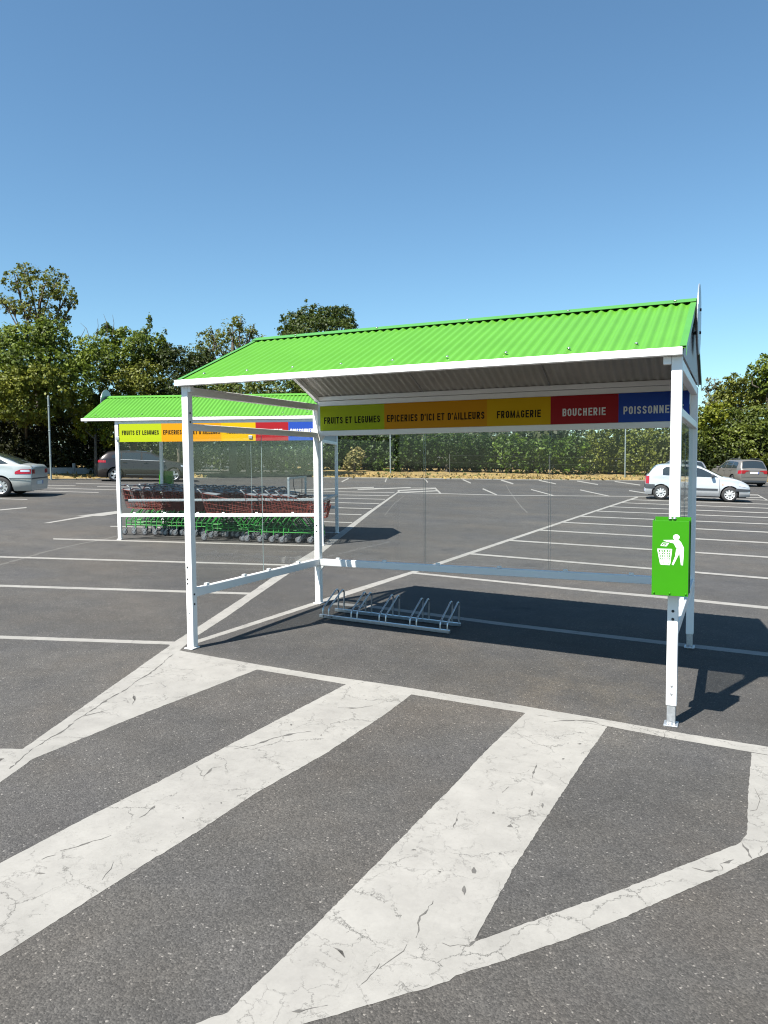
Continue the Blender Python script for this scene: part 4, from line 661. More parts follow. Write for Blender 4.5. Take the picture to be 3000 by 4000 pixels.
    def deck(c, name, m, xa, xb, wa, wb, off=.006, nx=12):
        mb = MB(); vs = []; ny = 10
        for i in range(nx + 1):
            t = i / nx; x = xa + (xb - xa) * t; w_ = wa + (wb - wa) * t; s_ = (c.topf(x + .02) - c.topf(x - .02)) / .04; l = math.hypot(1, s_)
            for k in range(ny + 1): y = -w_ + 2 * w_ * k / ny; vs.append((x - s_ / l * off, y, c.ztop(x, y) + off / l))
        mb.add(vs, [(i * (ny + 1) + k, (i + 1) * (ny + 1) + k, (i + 1) * (ny + 1) + k + 1, i * (ny + 1) + k + 1) for i in range(nx) for k in range(ny)], 0, True); return mb.build(name, m, c.root)
    def endface(c, name, m, x, poly, d, parent=None):
        # raised flat piece on the front or rear face; poly of (y, z)
        mb = MB(); n = len(poly); th = .012 * d
        vs = [(x - .004 * d, y, z) for y, z in poly] + [(x + th, y, z) for y, z in poly]
        mb.add(vs, [list(range(n)), list(range(2 * n - 1, n - 1, -1))] + [(i, i + n, (i + 1) % n + n, (i + 1) % n) for i in range(n)]); return fixn(mb.build(name, m, parent or c.root))
    def wheel(c, x, sy, rim, spokes):
        e = bpy.data.objects.new('wheel', None); COL.objects.link(e); e.parent = c.root; y = sy * (c.W / 2 - .105); e.location = (x, y, c.Rw); r = c.Rw; rr = r * .66
        t = MB(); t.lathe([(rr, -.09), (r * .93, -.095), (r, -.06), (r, .06), (r * .93, .095), (rr, .09)], (0, 0, 0), 'y', 30); t.build('tyre', RUBBER, e)
        q_ = MB(); o = sy * .07; q_.lathe([(rr * 1.01, sy * .088), (rr * .93, sy * .085), (rr * .9, sy * .05)], (0, 0, 0), 'y', 30); q_.lathe([(rr * .32, sy * .078), (rr * .3, sy * .088), (0, sy * .09)], (0, 0, 0), 'y', 16)
        for k in range(spokes):
            a = 2 * math.pi * k / spokes + .3; d = Vector((math.cos(a), 0, math.sin(a))); n_ = Vector((-d.z, 0, d.x)); w1, w2 = rr * .17, rr * (.26 if spokes < 7 else .16)
            P4 = [d * rr * .2 + n_ * w1, d * rr * .2 - n_ * w1, d * rr * .95 - n_ * w2, d * rr * .95 + n_ * w2]
            q_.add([p + Vector((0, sy * .076, 0)) for p in P4] + [p + Vector((0, sy * .055, 0)) for p in P4], [(0, 1, 2, 3), (7, 6, 5, 4), (0, 4, 5, 1), (1, 5, 6, 2), (2, 6, 7, 3), (3, 7, 4, 0)])
        fixn(q_.build('rim', rim, e)); dk = MB(); dk.lathe([(0, sy * .03), (rr, sy * .031)], (0, 0, 0), 'y', 24); dk.build('brake_disc', INNER, e)
    def mirror(c, x, z, col):
        for sy in (-1, 1):
            mb = MB(); y = sy * (c.yside(x, z) + .02); mb.bbox((x - .06, min(y, y + sy * .17), z), (x + .05, max(y, y + sy * .17), z + .115), .03); mb.build('mirror', col, c.root)
    def handle(c, x, z, m=None):
        for sy in (-1, 1):
            mb = MB(); y = sy * (c.yside(x, z)); mb.bbox((x - .09, min(y, y + sy * .03), z - .015), (x + .09, max(y, y + sy * .03), z + .015), .008); mb.build('door_handle', m or c.paint, c.root)
    def seam(c, x, z0, z1): c.side('door_seam', INNER, x - .006, x + .006, z0, z1, .003, None, 1, 6)
    def plate(c, x, y, z, d):
        p = c.endface('number_plate', PLATE, x, [(y - .26, z - .055), (y + .26, z - .055), (y + .26, z + .055), (y - .26, z + .055)], d)
        c.endface('plate_band', PBLUE, x + .0125 * d, [(y - .258, z - .053), (y - .22, z - .053), (y - .22, z + .053), (y - .258, z + .053)], d, p)
    def place(c, x, y, heading, k=1.0, lift=0.):
        dx, dy = math.cos(heading), math.sin(heading); c.root.location = (x, y, gz(x, y) + lift); c.root.scale = (k, k, k)
        c.root.rotation_euler = (math.atan(GA * -dy + GB * dx), -math.atan(GA * dx + GB * dy), heading)
def wheel_place(c, px, py, heading, k, sy):
    # put the car so that its rear wheel on side sy touches the ground at (px, py)
    ox, oy = c.wx[0] * k, sy * (c.W / 2 - .08) * k; c.place(px - ox * math.cos(heading) + oy * math.sin(heading), py - ox * math.sin(heading) - oy * math.cos(heading), heading, k)

# silver three door hatchback at right
c = Car('hatchback', 'small silver three door hatchback behind the right front post of the bicycle shelter', 'car', 3.773, 1.64, (.58, 3.052), .29,
    [(0, .82), (.03, .93), (.10, 1.03), (.22, 1.20), (.36, 1.33), (.60, 1.395), (1.2, 1.417), (1.75, 1.395), (2.1, 1.315), (2.45, 1.15), (2.8, .985), (3.1, .925), (3.4, .84), (3.6, .75), (3.72, .66), (3.773, .56)],
    [(0, .79), (.1, .90), (.4, .93), (1.5, .90), (2.75, .87), (3.1, .84), (3.4, .78), (3.6, .70), (3.72, .62), (3.773, .52)], .20, (.44, .465, .49), CAP, tumble=.25, spokes=9)
c.side('side_window', CGLASS, .62, 1.14, lin([(.62, .97), (1.14, .945)]), lin([(.62, 1.2), (.72, 1.28), (1.14, 1.315)])); c.side('side_window', CGLASS, 1.20, 2.62, lin([(1.2, .945), (2.62, .93)]), lin([(1.2, 1.32), (1.75, 1.305), (2.05, 1.235), (2.62, .945)]))
c.deck('windscreen', CGLASS, 2.05, 2.80, .53, .66); c.deck('rear_window', CGLASS, .08, .36, .60, .5)
c.side('tail_light', LAMPR, .008, .13, .62, lin([(.008, .90), (.13, .93)]), .012); c.side('headlight', LAMPC, 3.36, 3.70, lin([(3.36, .62), (3.70, .56)]), lin([(3.36, .74), (3.55, .70), (3.70, .62)]), .010)
c.side('bumper', TRIM, .0, .34, .44, .60, .016, nx=8); c.side('bumper', TRIM, 3.25, 3.765, .42, lin([(3.25, .53), (3.765, .50)]), .014, nx=8); c.endface('bumper', TRIM, 0, [(-.7, .44), (.7, .44), (.7, .60), (-.7, .60)], -1); c.endface('bumper', TRIM, 3.773, [(-.64, .38), (.64, .38), (.64, .50), (-.64, .50)], 1)
c.side('side_strip', TRIM, 1.02, 2.62, .43, .50, .012, nx=8); c.side('indicator', AMBER, 2.76, 2.82, .64, .67, .006, nx=1, nz=1); c.seam(1.17, .30, .90); c.seam(2.68, .30, .86); c.handle(1.33, .80); c.mirror(2.42, .93, TRIM); c.plate(0, 0, .36, -1)
c.endface('tail_light', LAMPR, 0, [(.62, .63), (.71, .63), (.71, .80), (.62, .79)], -1)
wheel_place(c, 1.76, 27.61, R(6.97), 1.048, -1)

# brown five door hatchback at the left hedge
c = Car('hatchback', 'dark brown five door hatchback parked beside the shaded hedge, seen behind the trolley shelter', 'car', 4.253, 1.804, (.77, 3.39), .325,
    [(0, .84), (.03, 1.0), (.09, 1.10), (.25, 1.26), (.45, 1.39), (.8, 1.44), (1.3, 1.457), (2.0, 1.44), (2.4, 1.37), (2.75, 1.24), (3.2, 1.03), (3.5, .965), (3.85, .89), (4.08, .80), (4.2, .70), (4.253, .56)],
    [(0, .80), (.1, .98), (.4, 1.02), (1.5, .985), (3.1, .94), (3.5, .90), (3.85, .83), (4.08, .74), (4.2, .64), (4.253, .5)], .20, (.026, .021, .020), ALLOY, tumble=.28)
c.side('side_window', CGLASS, .62, 1.02, lin([(.62, 1.09), (1.02, 1.05)]), lin([(.62, 1.22), (1.02, 1.345)])); c.side('side_window', CGLASS, 1.07, 1.90, lin([(1.07, 1.045), (1.9, 1.02)]), lin([(1.07, 1.35), (1.9, 1.36)])); c.side('side_window', CGLASS, 1.98, 3.02, lin([(1.98, 1.015), (3.02, .985)]), lin([(1.98, 1.355), (2.35, 1.295), (3.02, 1.0)]))
c.deck('windscreen', CGLASS, 2.42, 3.18, .58, .72); c.deck('rear_window', CGLASS, .08, .40, .62, .54); c.side('tail_light', LAMPR, .01, .36, .88, lin([(.01, .99), (.36, .985)]), .008); c.side('headlight', LAMPC, 3.72, 4.16, lin([(3.72, .74), (4.16, .62)]), lin([(3.72, .81), (4.16, .70)]), .010)
c.side('chrome_strip', CAP, 1.0, 3.0, lin([(1.0, 1.027), (3.0, .967)]), lin([(1.0, 1.042), (3.0, .982)]), .006); c.seam(1.05, .30, 1.0); c.seam(1.94, .28, 1.0); c.seam(3.0, .30, .94); c.handle(1.18, .90); c.handle(2.12, .885); c.mirror(2.78, .99, INNER); c.side('sill_trim', CAP, 1.25, 2.9, .315, .335, .008)
wheel_place(c, -23.0, 22.75, R(43), 1.05, -1)

# pale silver saloon at the left edge
c = Car('saloon_car', 'pale silver fastback saloon cut by left picture edge, rear window and red lamp visible', 'car', 4.576, 1.77, (.90, 3.645), .318,
    [(0, .90), (.03, .985), (.08, 1.0), (.30, 1.035), (.5, 1.11), (.85, 1.25), (1.2, 1.355), (1.6, 1.418), (2.0, 1.433), (2.5, 1.41), (2.85, 1.32), (3.2, 1.14), (3.55, .985), (4.0, .90), (4.3, .80), (4.5, .68), (4.576, .55)],
    [(0, .87), (.1, .94), (.4, .97), (1.0, .98), (2.0, .94), (3.4, .90), (4.0, .83), (4.3, .74), (4.5, .62), (4.576, .5)], .20, (.42, .445, .43), ALLOY, tumble=.30, spokes=10)
c.side('side_window', CGLASS, .68, 1.50, lin([(.68, 1.04), (1.5, 1.01)]), lin([(.68, 1.06), (1.0, 1.21), (1.5, 1.315)])); c.side('side_window', CGLASS, 1.56, 2.25, lin([(1.56, 1.005), (2.25, .985)]), lin([(1.56, 1.325), (2.25, 1.335)])); c.side('side_window', CGLASS, 2.32, 3.3, lin([(2.32, .985), (3.3, .96)]), lin([(2.32, 1.335), (2.7, 1.27), (3.3, .975)]))
c.deck('rear_window', CGLASS, .36, 1.28, .66, .52, nx=16); c.deck('windscreen', CGLASS, 2.85, 3.5, .56, .7)
c.side('tail_light', LAMPR, .012, .46, lin([(.012, .735), (.46, .725)]), lin([(.012, .885), (.28, .89), (.46, .80)]), .010); c.endface('tail_light', LAMPR, 0, [(.48, .735), (.70, .735), (.72, .87), (.5, .87)], -1); c.endface('tail_light', LAMPR, 0, [(-.72, .735), (-.5, .735), (-.5, .87), (-.72, .87)], -1)
c.side('reversing_lamp', LAMPC, .05, .30, .80, .865, .014); c.side('bumper', TRIM, .0, .62, .565, .60, .018, nx=8); c.endface('bumper', TRIM, 0, [(-.75, .565), (.75, .565), (.75, .60), (-.75, .60)], -1); c.seam(1.53, .3, .98); c.seam(2.28, .3, .98); c.handle(1.7, .86); c.plate(0, 0, .44, -1)
c.deck('boot_spoiler', c.paint, .01, .12, .62, .62, .02, nx=3); c.side('headlight', LAMPC, 4.1, 4.45, .62, .72, .01); c.mirror(3.05, .95, c.paint)
SAL = c
wheel_place(c, -17.73, 12.18, R(211), 1.065, 1)

# beige sport utility car, rear view at right
c = Car('suv', 'beige sport utility car seen from behind at the right edge, parked against the hedge', 'car', 4.565, 1.853, (.92, 3.715), .355,
    [(0, .98), (.03, 1.08), (.08, 1.14), (.2, 1.34), (.32, 1.52), (.45, 1.625), (.8, 1.665), (1.4, 1.674), (2.2, 1.64), (2.6, 1.53), (3.1, 1.24), (3.35, 1.13), (3.9, 1.06), (4.3, .96), (4.5, .82), (4.565, .65)],
    [(0, .95), (.1, 1.06), (.4, 1.09), (1.5, 1.06), (3.2, 1.03), (3.9, .98), (4.3, .88), (4.5, .76), (4.565, .6)], .27, (.165, .155, .143), ALLOY, tumble=.24)
c.side('side_window', CGLASS, .50, 1.15, 1.12, lin([(.50, 1.40), (.62, 1.50), (1.15, 1.535)])); c.side('side_window', CGLASS, 1.2, 2.0, 1.11, 1.54); c.side('side_window', CGLASS, 2.06, 3.1, lin([(2.06, 1.10), (3.1, 1.08)]), lin([(2.06, 1.54), (2.5, 1.46), (3.1, 1.10)]))
c.deck('windscreen', CGLASS, 2.6, 3.3, .6, .75); c.deck('rear_window', CGLASS, .085, .37, .74, .60)
for sy in (-1, 1): c.endface('tail_light', LAMPR, 0, [(sy * .30, 1.0), (sy * .76, 1.02), (sy * .78, .80), (sy * .58, .82), (sy * .52, .93), (sy * .34, .96)][::sy], -1)
c.side('tail_light', LAMPR, .01, .26, .80, lin([(.01, 1.01), (.26, .99)]), .010); c.plate(0, 0, .86, -1); c.side('sill_trim', TRIM, 1.35, 3.25, .28, .40, .008); c.endface('bumper', TRIM, 0, [(-.74, .29), (.74, .29), (.74, .40), (-.74, .40)], -1)
c.endface('bumper_ledge', c.paint, 0, [(-.76, .60), (.76, .60), (.76, .70), (-.76, .70)], -1); c.seam(1.17, .35, 1.05); c.seam(2.03, .33, 1.05); c.handle(1.3, .97); c.handle(2.2, .96); c.mirror(2.95, 1.08, c.paint)
for sy in (-1, 1):
    mb = MB(); mb.tube([(.6, sy * .60, 1.675), (.75, sy * .60, 1.715), (2.0, sy * .60, 1.705), (2.2, sy * .60, 1.655)], .014, 6); mb.build('roof_rail', TRIM, c.root)
c.deck('roof_spoiler', c.paint, .37, .47, .60, .60, .02, nx=3)
wheel_place(c, 5.95, 46.6, R(114.5), .985, -1)
# silver grey car mostly hidden behind the hatchback
c = Car('estate_car', 'silver grey car with dark windows mostly hidden behind the silver hatchback', 'car', 4.40, 1.80, (.85, 3.45), .32,
    [(0, .86), (.03, 1.0), (.12, 1.12), (.30, 1.36), (.48, 1.50), (.9, 1.555), (1.6, 1.57), (2.3, 1.53), (2.7, 1.40), (3.2, 1.10), (3.6, .99), (4.0, .92), (4.3, .78), (4.40, .58)],
    [(0, .83), (.1, .98), (.4, 1.02), (1.5, 1.0), (3.2, .96), (3.6, .92), (4.0, .84), (4.3, .70), (4.40, .52)], .2, (.26, .27, .29), ALLOY, tumble=.26)
c.side('side_window', CGLASS, .55, 1.1, 1.06, lin([(.55, 1.33), (.7, 1.42), (1.1, 1.45)])); c.side('side_window', CGLASS, 1.15, 1.95, 1.05, 1.455); c.side('side_window', CGLASS, 2.02, 3.0, lin([(2.02, 1.04), (3.0, 1.02)]), lin([(2.02, 1.45), (2.5, 1.36), (3.0, 1.03)])); c.deck('windscreen', CGLASS, 2.7, 3.25, .6, .72); c.deck('rear_window', CGLASS, .10, .42, .66, .56); c.side('tail_light', LAMPR, .01, .25, .8, .97, .01); c.seam(1.98, .3, 1.0); c.plate(0, 0, .7, -1)
wheel_place(c, 2.75, 43.2, R(114.5), 1.0, -1)
# trees: name, key, palette, density, base, lobes (x, y, z, horizontal radius, vertical radius)
TREES = [
 ('broadleaf_tree','oak','olive',0.68,(-38.75,31.91),[(-38.04,32.04,13.51,1.29,0.86),(-40.22,31.75,14.19,0.78,0.78),(-38.42,33.49,14.54,0.80,0.71),(-39.87,32.53,14.97,0.88,0.53),(-37.00,33.01,13.09,0.70,0.78),(-40.74,31.70,12.68,0.88,0.56),(-39.51,32.32,12.42,1.14,0.79),(-37.82,32.51,11.79,0.87,0.87),(-36.98,33.72,13.05,0.28,0.79),(-38.47,31.98,10.65,0.95,1.04),(-37.38,33.19,11.70,0.49,0.49),(-41.32,31.59,13.06,0.44,0.35)]),
 ('hazel_tree','hazel','mid',1,(-28.66,23.34),[(-29.56,23.23,8.31,1.41,0.74),(-28.50,24.11,8.56,1.02,0.81),(-31.27,23.20,8.09,1.23,1.09),(-28.29,25.06,7.52,1.25,0.97),(-28.53,22.93,6.82,1.99,1.06),(-26.55,25.00,7.80,0.75,0.68),(-30.92,23.32,6.73,1.64,1.10),(-26.74,24.08,6.18,1.20,1.07),(-29.52,23.31,8.98,0.19,0.35),(-29.03,24.11,9.07,0.41,0.27)]),
 ('elder_tree','elder','yellow',1,(-28.12,21.94),[(-28.31,21.62,5.77,1.35,0.83),(-27.26,22.27,6.09,1.09,0.71),(-30.48,22.13,5.13,1.33,1.20),(-28.31,22.33,4.67,1.44,0.98),(-26.86,22.76,5.41,0.91,0.78)]),
 ('ash_tree','ash','mid',1,(-27.15,28.45),[(-28.88,28.70,9.19,0.90,0.54),(-26.07,28.35,8.35,1.16,0.80),(-28.02,29.18,7.63,1.66,1.20),(-25.85,29.35,8.03,0.74,0.89),(-28.26,27.42,7.44,1.16,1.16),(-26.51,29.42,9.89,0.16,0.54),(-26.86,29.37,9.35,0.24,0.36),(-25.67,29.61,9.03,0.15,0.53),(-28.76,28.39,9.62,0.33,0.21),(-27.77,28.57,9.30,0.44,0.33),(-27.14,29.13,9.05,0.24,0.39)]),
 ('maple_tree','maple','olive',1,(-27.16,26.79),[(-27.10,27.73,5.97,1.31,1.02),(-25.27,27.39,6.42,1.13,0.99),(-27.92,27.55,4.84,1.31,1.17),(-25.65,28.17,5.08,1.30,1.16),(-28.90,26.61,4.81,1.01,1.30),(-30.15,26.29,4.55,1.02,1.16)]),
 ('yew_tree','yew','dark',1.1,(-24.10,28.76),[(-24.26,28.98,7.31,1.01,0.94),(-23.68,29.81,6.93,0.88,1.17),(-25.28,29.11,7.67,0.59,0.59),(-23.37,28.50,5.72,1.14,1.00),(-25.61,28.98,5.64,0.88,0.88),(-24.68,28.90,8.11,0.38,0.43),(-22.88,29.75,7.53,0.58,0.73)]),
 ('willow_tree','willow','olive',0.55,(-25.52,35.82),[(-26.63,35.13,9.38,1.08,0.92),(-26.07,36.60,10.46,0.93,0.76),(-24.75,36.45,9.76,0.84,0.92),(-26.90,37.10,8.81,1.90,1.38),(-24.00,36.79,9.09,0.67,0.76),(-28.03,35.29,8.67,0.68,0.85),(-25.30,36.55,11.06,0.44,0.40),(-27.13,35.80,10.26,0.34,0.44),(-23.77,37.07,9.77,0.30,0.40),(-24.45,36.77,10.45,0.34,0.50)]),
 ('dark_crowned_tree','round','deep',1.15,(-25.29,46.95),[(-27.45,47.38,12.62,1.23,1.23),(-26.38,47.90,13.42,1.12,0.92),(-24.86,48.17,13.13,1.12,0.91),(-24.18,49.08,13.49,0.86,0.82),(-23.20,48.40,12.33,0.56,0.81),(-28.17,46.90,12.09,0.69,0.57),(-24.76,46.33,11.26,2.77,1.58),(-26.46,49.26,9.21,3.14,2.09),(-25.65,47.75,5.97,2.66,2.45)]),
 ('golden_bush','gold','lime',1,(-26.09,24.53),[(-26.60,24.64,4.34,0.61,0.61),(-27.03,24.77,3.69,0.55,0.68),(-26.18,25.02,3.81,0.61,0.61),(-25.63,25.16,3.26,0.49,0.61)]),
 ('thorn_thicket','thorn','rust',1,(-23.49,34.55),[(-25.21,32.67,5.99,1.58,0.95),(-23.74,34.34,6.13,1.77,0.96),(-21.05,34.56,6.03,1.73,0.95),(-19.78,35.80,5.68,1.28,0.96),(-26.99,32.38,4.94,1.44,1.12),(-25.99,34.91,4.55,1.83,1.33),(-22.25,33.80,4.38,2.04,1.26),(-20.51,35.43,4.25,1.76,1.28)]),
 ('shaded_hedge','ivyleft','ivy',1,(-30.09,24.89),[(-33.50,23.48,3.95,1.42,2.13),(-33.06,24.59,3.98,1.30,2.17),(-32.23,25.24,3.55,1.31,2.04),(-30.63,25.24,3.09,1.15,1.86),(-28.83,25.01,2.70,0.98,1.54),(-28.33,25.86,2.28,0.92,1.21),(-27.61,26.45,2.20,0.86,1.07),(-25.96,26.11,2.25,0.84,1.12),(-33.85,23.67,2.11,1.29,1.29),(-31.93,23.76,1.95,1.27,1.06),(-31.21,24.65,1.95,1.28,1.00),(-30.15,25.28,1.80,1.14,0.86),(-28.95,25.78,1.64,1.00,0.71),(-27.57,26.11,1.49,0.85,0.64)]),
 ('laurel_bush','laurel','dark',1,(-30.70,36.73),[(-33.14,35.89,3.03,1.26,1.97),(-31.22,35.78,3.00,1.41,1.94),(-29.80,37.29,3.18,1.43,1.97),(-27.89,37.38,3.06,1.06,1.85),(-30.74,36.78,2.65,1.43,1.61)]),
 ('clipped_hedge','h1','hedge',1.001,(-24.89,39.42),[(-27.07,38.60,2.62,1.08,1.70),(-26.03,39.58,2.44,1.08,1.72),(-24.32,39.57,2.60,1.07,1.69),(-22.65,39.53,2.40,1.05,1.67),(-26.44,38.95,3.69,1.07,1.25),(-24.14,39.32,3.65,1.06,1.24),(-23.57,40.75,3.86,1.08,1.26)]),
 ('flowering_shrub','flower','bloom',1,(-18.97,40.61),[(-18.94,40.57,1.93,0.52,0.63),(-18.64,40.76,2.27,0.38,0.42),(-19.43,40.75,1.59,0.39,0.42)]),
 ('field_hedge','h2','hedge',1.001,(-20.00,42.78),[(-22.39,41.55,2.50,1.09,1.73),(-21.19,42.00,2.31,1.09,1.63),(-20.04,42.55,2.57,1.09,1.81),(-18.84,43.38,2.39,1.09,1.73),(-17.36,43.22,2.37,1.08,1.71),(-21.74,42.27,3.69,1.10,1.28),(-20.31,43.91,3.89,1.30,1.30),(-18.28,43.93,3.66,1.28,1.28)]),
 ('hornbeam_hedge','h3','hedge',1.001,(-14.28,45.97),[(-16.92,45.39,2.29,1.11,1.58),(-15.88,46.30,2.10,1.12,1.50),(-14.62,46.66,2.18,1.12,1.49),(-13.37,47.02,2.17,1.11,1.58),(-12.23,47.68,1.97,1.12,1.40),(-16.36,46.00,3.31,1.31,0.93),(-13.88,45.69,3.16,1.27,0.91),(-12.39,46.96,3.07,1.10,0.92)]),
 ('bramble_hedge','h4','lime2',1.001,(-8.48,49.76),[(-11.07,48.29,1.96,1.12,1.40),(-9.84,48.68,2.05,1.11,1.49),(-8.64,49.91,1.85,1.13,1.41),(-7.17,50.03,1.93,1.12,1.49),(-6.10,51.19,1.83,1.13,1.41),(-10.54,49.13,2.90,1.13,0.75),(-8.06,49.05,2.67,1.29,0.74),(-6.22,50.81,2.76,1.12,0.84)]),
 ('field_maple','fm','olive',1,(-2.39,55.32),[(-5.07,53.92,2.12,1.17,1.76),(-3.94,55.28,2.31,1.38,1.98),(-2.32,54.33,2.09,1.35,1.83),(-0.94,55.19,2.08,1.35,1.83),(0.40,56.74,2.07,1.37,1.86),(-4.58,54.28,3.86,1.37,1.56),(-2.53,55.93,3.87,1.38,1.58),(-0.31,55.99,3.82,1.55,1.55)]),
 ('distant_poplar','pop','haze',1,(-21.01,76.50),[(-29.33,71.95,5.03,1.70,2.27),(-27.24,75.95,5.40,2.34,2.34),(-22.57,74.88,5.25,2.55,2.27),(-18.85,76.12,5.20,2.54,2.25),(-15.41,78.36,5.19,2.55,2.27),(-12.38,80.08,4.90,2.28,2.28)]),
 ('birch_tree','birch','pale',0.45,(2.90,68.79),[(2.70,68.84,8.49,0.78,0.55),(2.91,69.36,7.73,0.69,0.69),(2.06,69.31,8.11,0.42,0.35),(3.59,69.18,7.46,0.57,0.64),(2.52,68.92,6.92,0.92,0.69)]),
 ('beech_tree','beech','olive',1,(4.90,67.51),[(4.31,68.08,8.52,0.81,0.63),(3.96,68.28,7.82,0.90,0.85),(5.49,69.43,8.07,1.13,0.86),(6.18,67.79,7.24,1.10,1.10),(3.58,67.44,6.66,1.34,1.12),(5.01,69.34,6.51,1.82,1.36)]),
 ('lime_tree','limetree','mid',1,(7.04,66.29),[(6.70,65.89,9.51,0.98,0.98),(5.62,66.33,9.08,0.48,0.61),(7.36,66.17,8.44,1.28,1.49),(8.19,68.18,9.89,1.31,1.31),(6.44,67.31,8.17,0.87,0.87)]),
 ('sycamore_tree','syc','lime',1,(2.24,61.87),[(2.72,62.50,4.80,1.47,0.94),(1.81,60.96,4.96,1.03,1.03),(3.11,61.71,5.47,1.03,0.83),(1.03,61.42,4.59,1.04,1.25)]),
 ('tangled_shrub','tang','rust',1,(5.19,62.13),[(4.25,63.12,4.58,1.68,1.26),(6.10,61.98,4.68,1.63,1.42),(8.01,64.37,4.94,1.87,1.66),(3.73,61.27,2.88,1.84,1.64),(5.40,61.52,2.86,1.83,1.83),(7.12,63.94,2.87,1.87,1.87),(1.32,59.97,3.10,1.43,1.43)]),
 ('dark_shrub','dsh','dark',1,(3.66,60.32),[(1.39,58.98,1.67,1.41,1.51),(2.82,60.76,1.66,1.43,1.54),(4.32,60.67,1.45,1.42,1.32),(5.80,62.17,1.43,1.44,1.44),(7.26,62.10,1.42,1.62,1.52),(0.32,58.02,1.48,1.20,1.30)]),
]
# ---------------------------------------------------------------- verge, kerb, wall, poles
rg = random.Random(4)
VERGE = [(-40, -6), (-33.5, 7), (-26.8, 20.2), (-25.1, 24.0), (-22.3, 29.0)]
VERGE2 = [(-18.6, 35.2), (-13.7, 39.3), (-8.6, 42.8), (-5.2, 46.0), (-.9, 49.7), (6.7, 54.5), (16, 60), (34, 71)]
STRAW = mat('dry_grass', (.19, .132, .045), .9, vary=.5, vscale=1.6, bump=.8, bscale=30); KERB = mat('kerb_concrete', (.25, .235, .21), .85, vary=.15, vscale=4)
def normals(pl):
    out = []
    for i in range(len(pl)):
        a, b_ = pl[max(i - 1, 0)], pl[min(i + 1, len(pl) - 1)]; d = Vector((b_[0] - a[0], b_[1] - a[1])).normalized(); out.append(Vector((-d.y, d.x)))
    return out
def resample(pl, st):
    o = []
    for i in range(len(pl) - 1):
        a, b_ = Vector(pl[i]), Vector(pl[i + 1]); n = max(1, int((b_ - a).length / st)); o += [a + (b_ - a) * k / n for k in range(n)]
    return o + [Vector(pl[-1])]
for pl, wd in ((VERGE, 16), (VERGE2, 22)):
    p = resample(pl, .5); nn = normals(p); rows = [0, .12, .5, 1.2, 2.2, 4, 8, wd]; mb = MB(); vs = []
    for a, n in zip(p, nn):
        for r_ in rows:
            j = rg.uniform(-.06, .06) if 0 < r_ < 4 else 0; q_ = a + n * (r_ + j * .5 + (rg.uniform(0, .12) if r_ == 0 else 0)); hgt = .02 + .10 * min(r_, 1.0) + .05 * min(max(r_ - 1, 0), 4) + (rg.uniform(-.04, .05) if r_ > .3 else 0)
            vs.append((q_.x, q_.y, gz(q_.x, q_.y) + hgt))
    m_ = len(rows); mb.add(vs, [(i * m_ + k, (i + 1) * m_ + k, (i + 1) * m_ + k + 1, i * m_ + k + 1) for i in range(len(p) - 1) for k in range(m_ - 1)], 0, True)
    o = mb.build('verge', STRAW); fixn(o); structure(o)
    kb = MB(); vs = []
    for a, n in zip(p, nn):
        for r_, hh in ((-.14, .0), (-.14, .05), (-.02, .055), (-.02, .0)): q_ = a + n * r_; vs.append((q_.x, q_.y, gz(q_.x, q_.y) + hh))
    kb.add(vs, [(i * 4 + k, (i + 1) * 4 + k, (i + 1) * 4 + k + 1, i * 4 + k + 1) for i in range(len(p) - 1) for k in range(3)]); structure(fixn(kb.build('kerb', KERB)))
# tufts of dry grass: one mass nobody could count
TUFT = [mat('straw_blades', (.25, .175, .06), .9, vary=.3, vscale=3), mat('green_blades', (.07, .09, .02), .9, vary=.3, vscale=3)]
gm = MB()
for pl, cnt_ in ((VERGE, 2600), (VERGE2, 7000)):
    p = resample(pl, .5); nn = normals(p)
    for _ in range(cnt_):
        i = rg.randrange(len(p)); r_ = rg.uniform(.02, 3.4) ** 1.0; q_ = p[i] + nn[i] * r_ + Vector((rg.uniform(-.3, .3), rg.uniform(-.3, .3))); z = gz(q_.x, q_.y) + .02 + .08 * min(r_, 1.)
        hh = rg.uniform(.03, .15) * (1.8 if r_ > 2 and rg.random() < .4 else 1); a = rg.uniform(0, 6.28); s_ = rg.uniform(.04, .12); lean = Vector((rg.uniform(-.08, .08), rg.uniform(-.08, .08)))
        gm.add([(q_.x - s_ * math.cos(a), q_.y - s_ * math.sin(a), z), (q_.x + s_ * math.cos(a), q_.y + s_ * math.sin(a), z), (q_.x + lean.x + s_ * .6 * math.cos(a), q_.y + lean.y + s_ * .6 * math.sin(a), z + hh), (q_.x + lean.x - s_ * .3 * math.cos(a), q_.y + lean.y - s_ * .3 * math.sin(a), z + hh * .8)], [(0, 1, 2, 3)], 1 if rg.random() < (.12 + .3 * (r_ > 2.2)) else 0)
o = gm.build('dry_grass', TUFT); o['kind'] = 'stuff'
WALLM = mat('weathered_concrete', (.34, .34, .33), .85, vary=.25, vscale=1.8)
wl = thing('concrete_wall', 'low weathered concrete panel wall under the shaded hedge at left', 'wall', (-29.3, 20.0, gz(-29.3, 20)))
A = Vector((-29.6, 18.0)); B = Vector((-26.6, 29.2)); n_ = 5
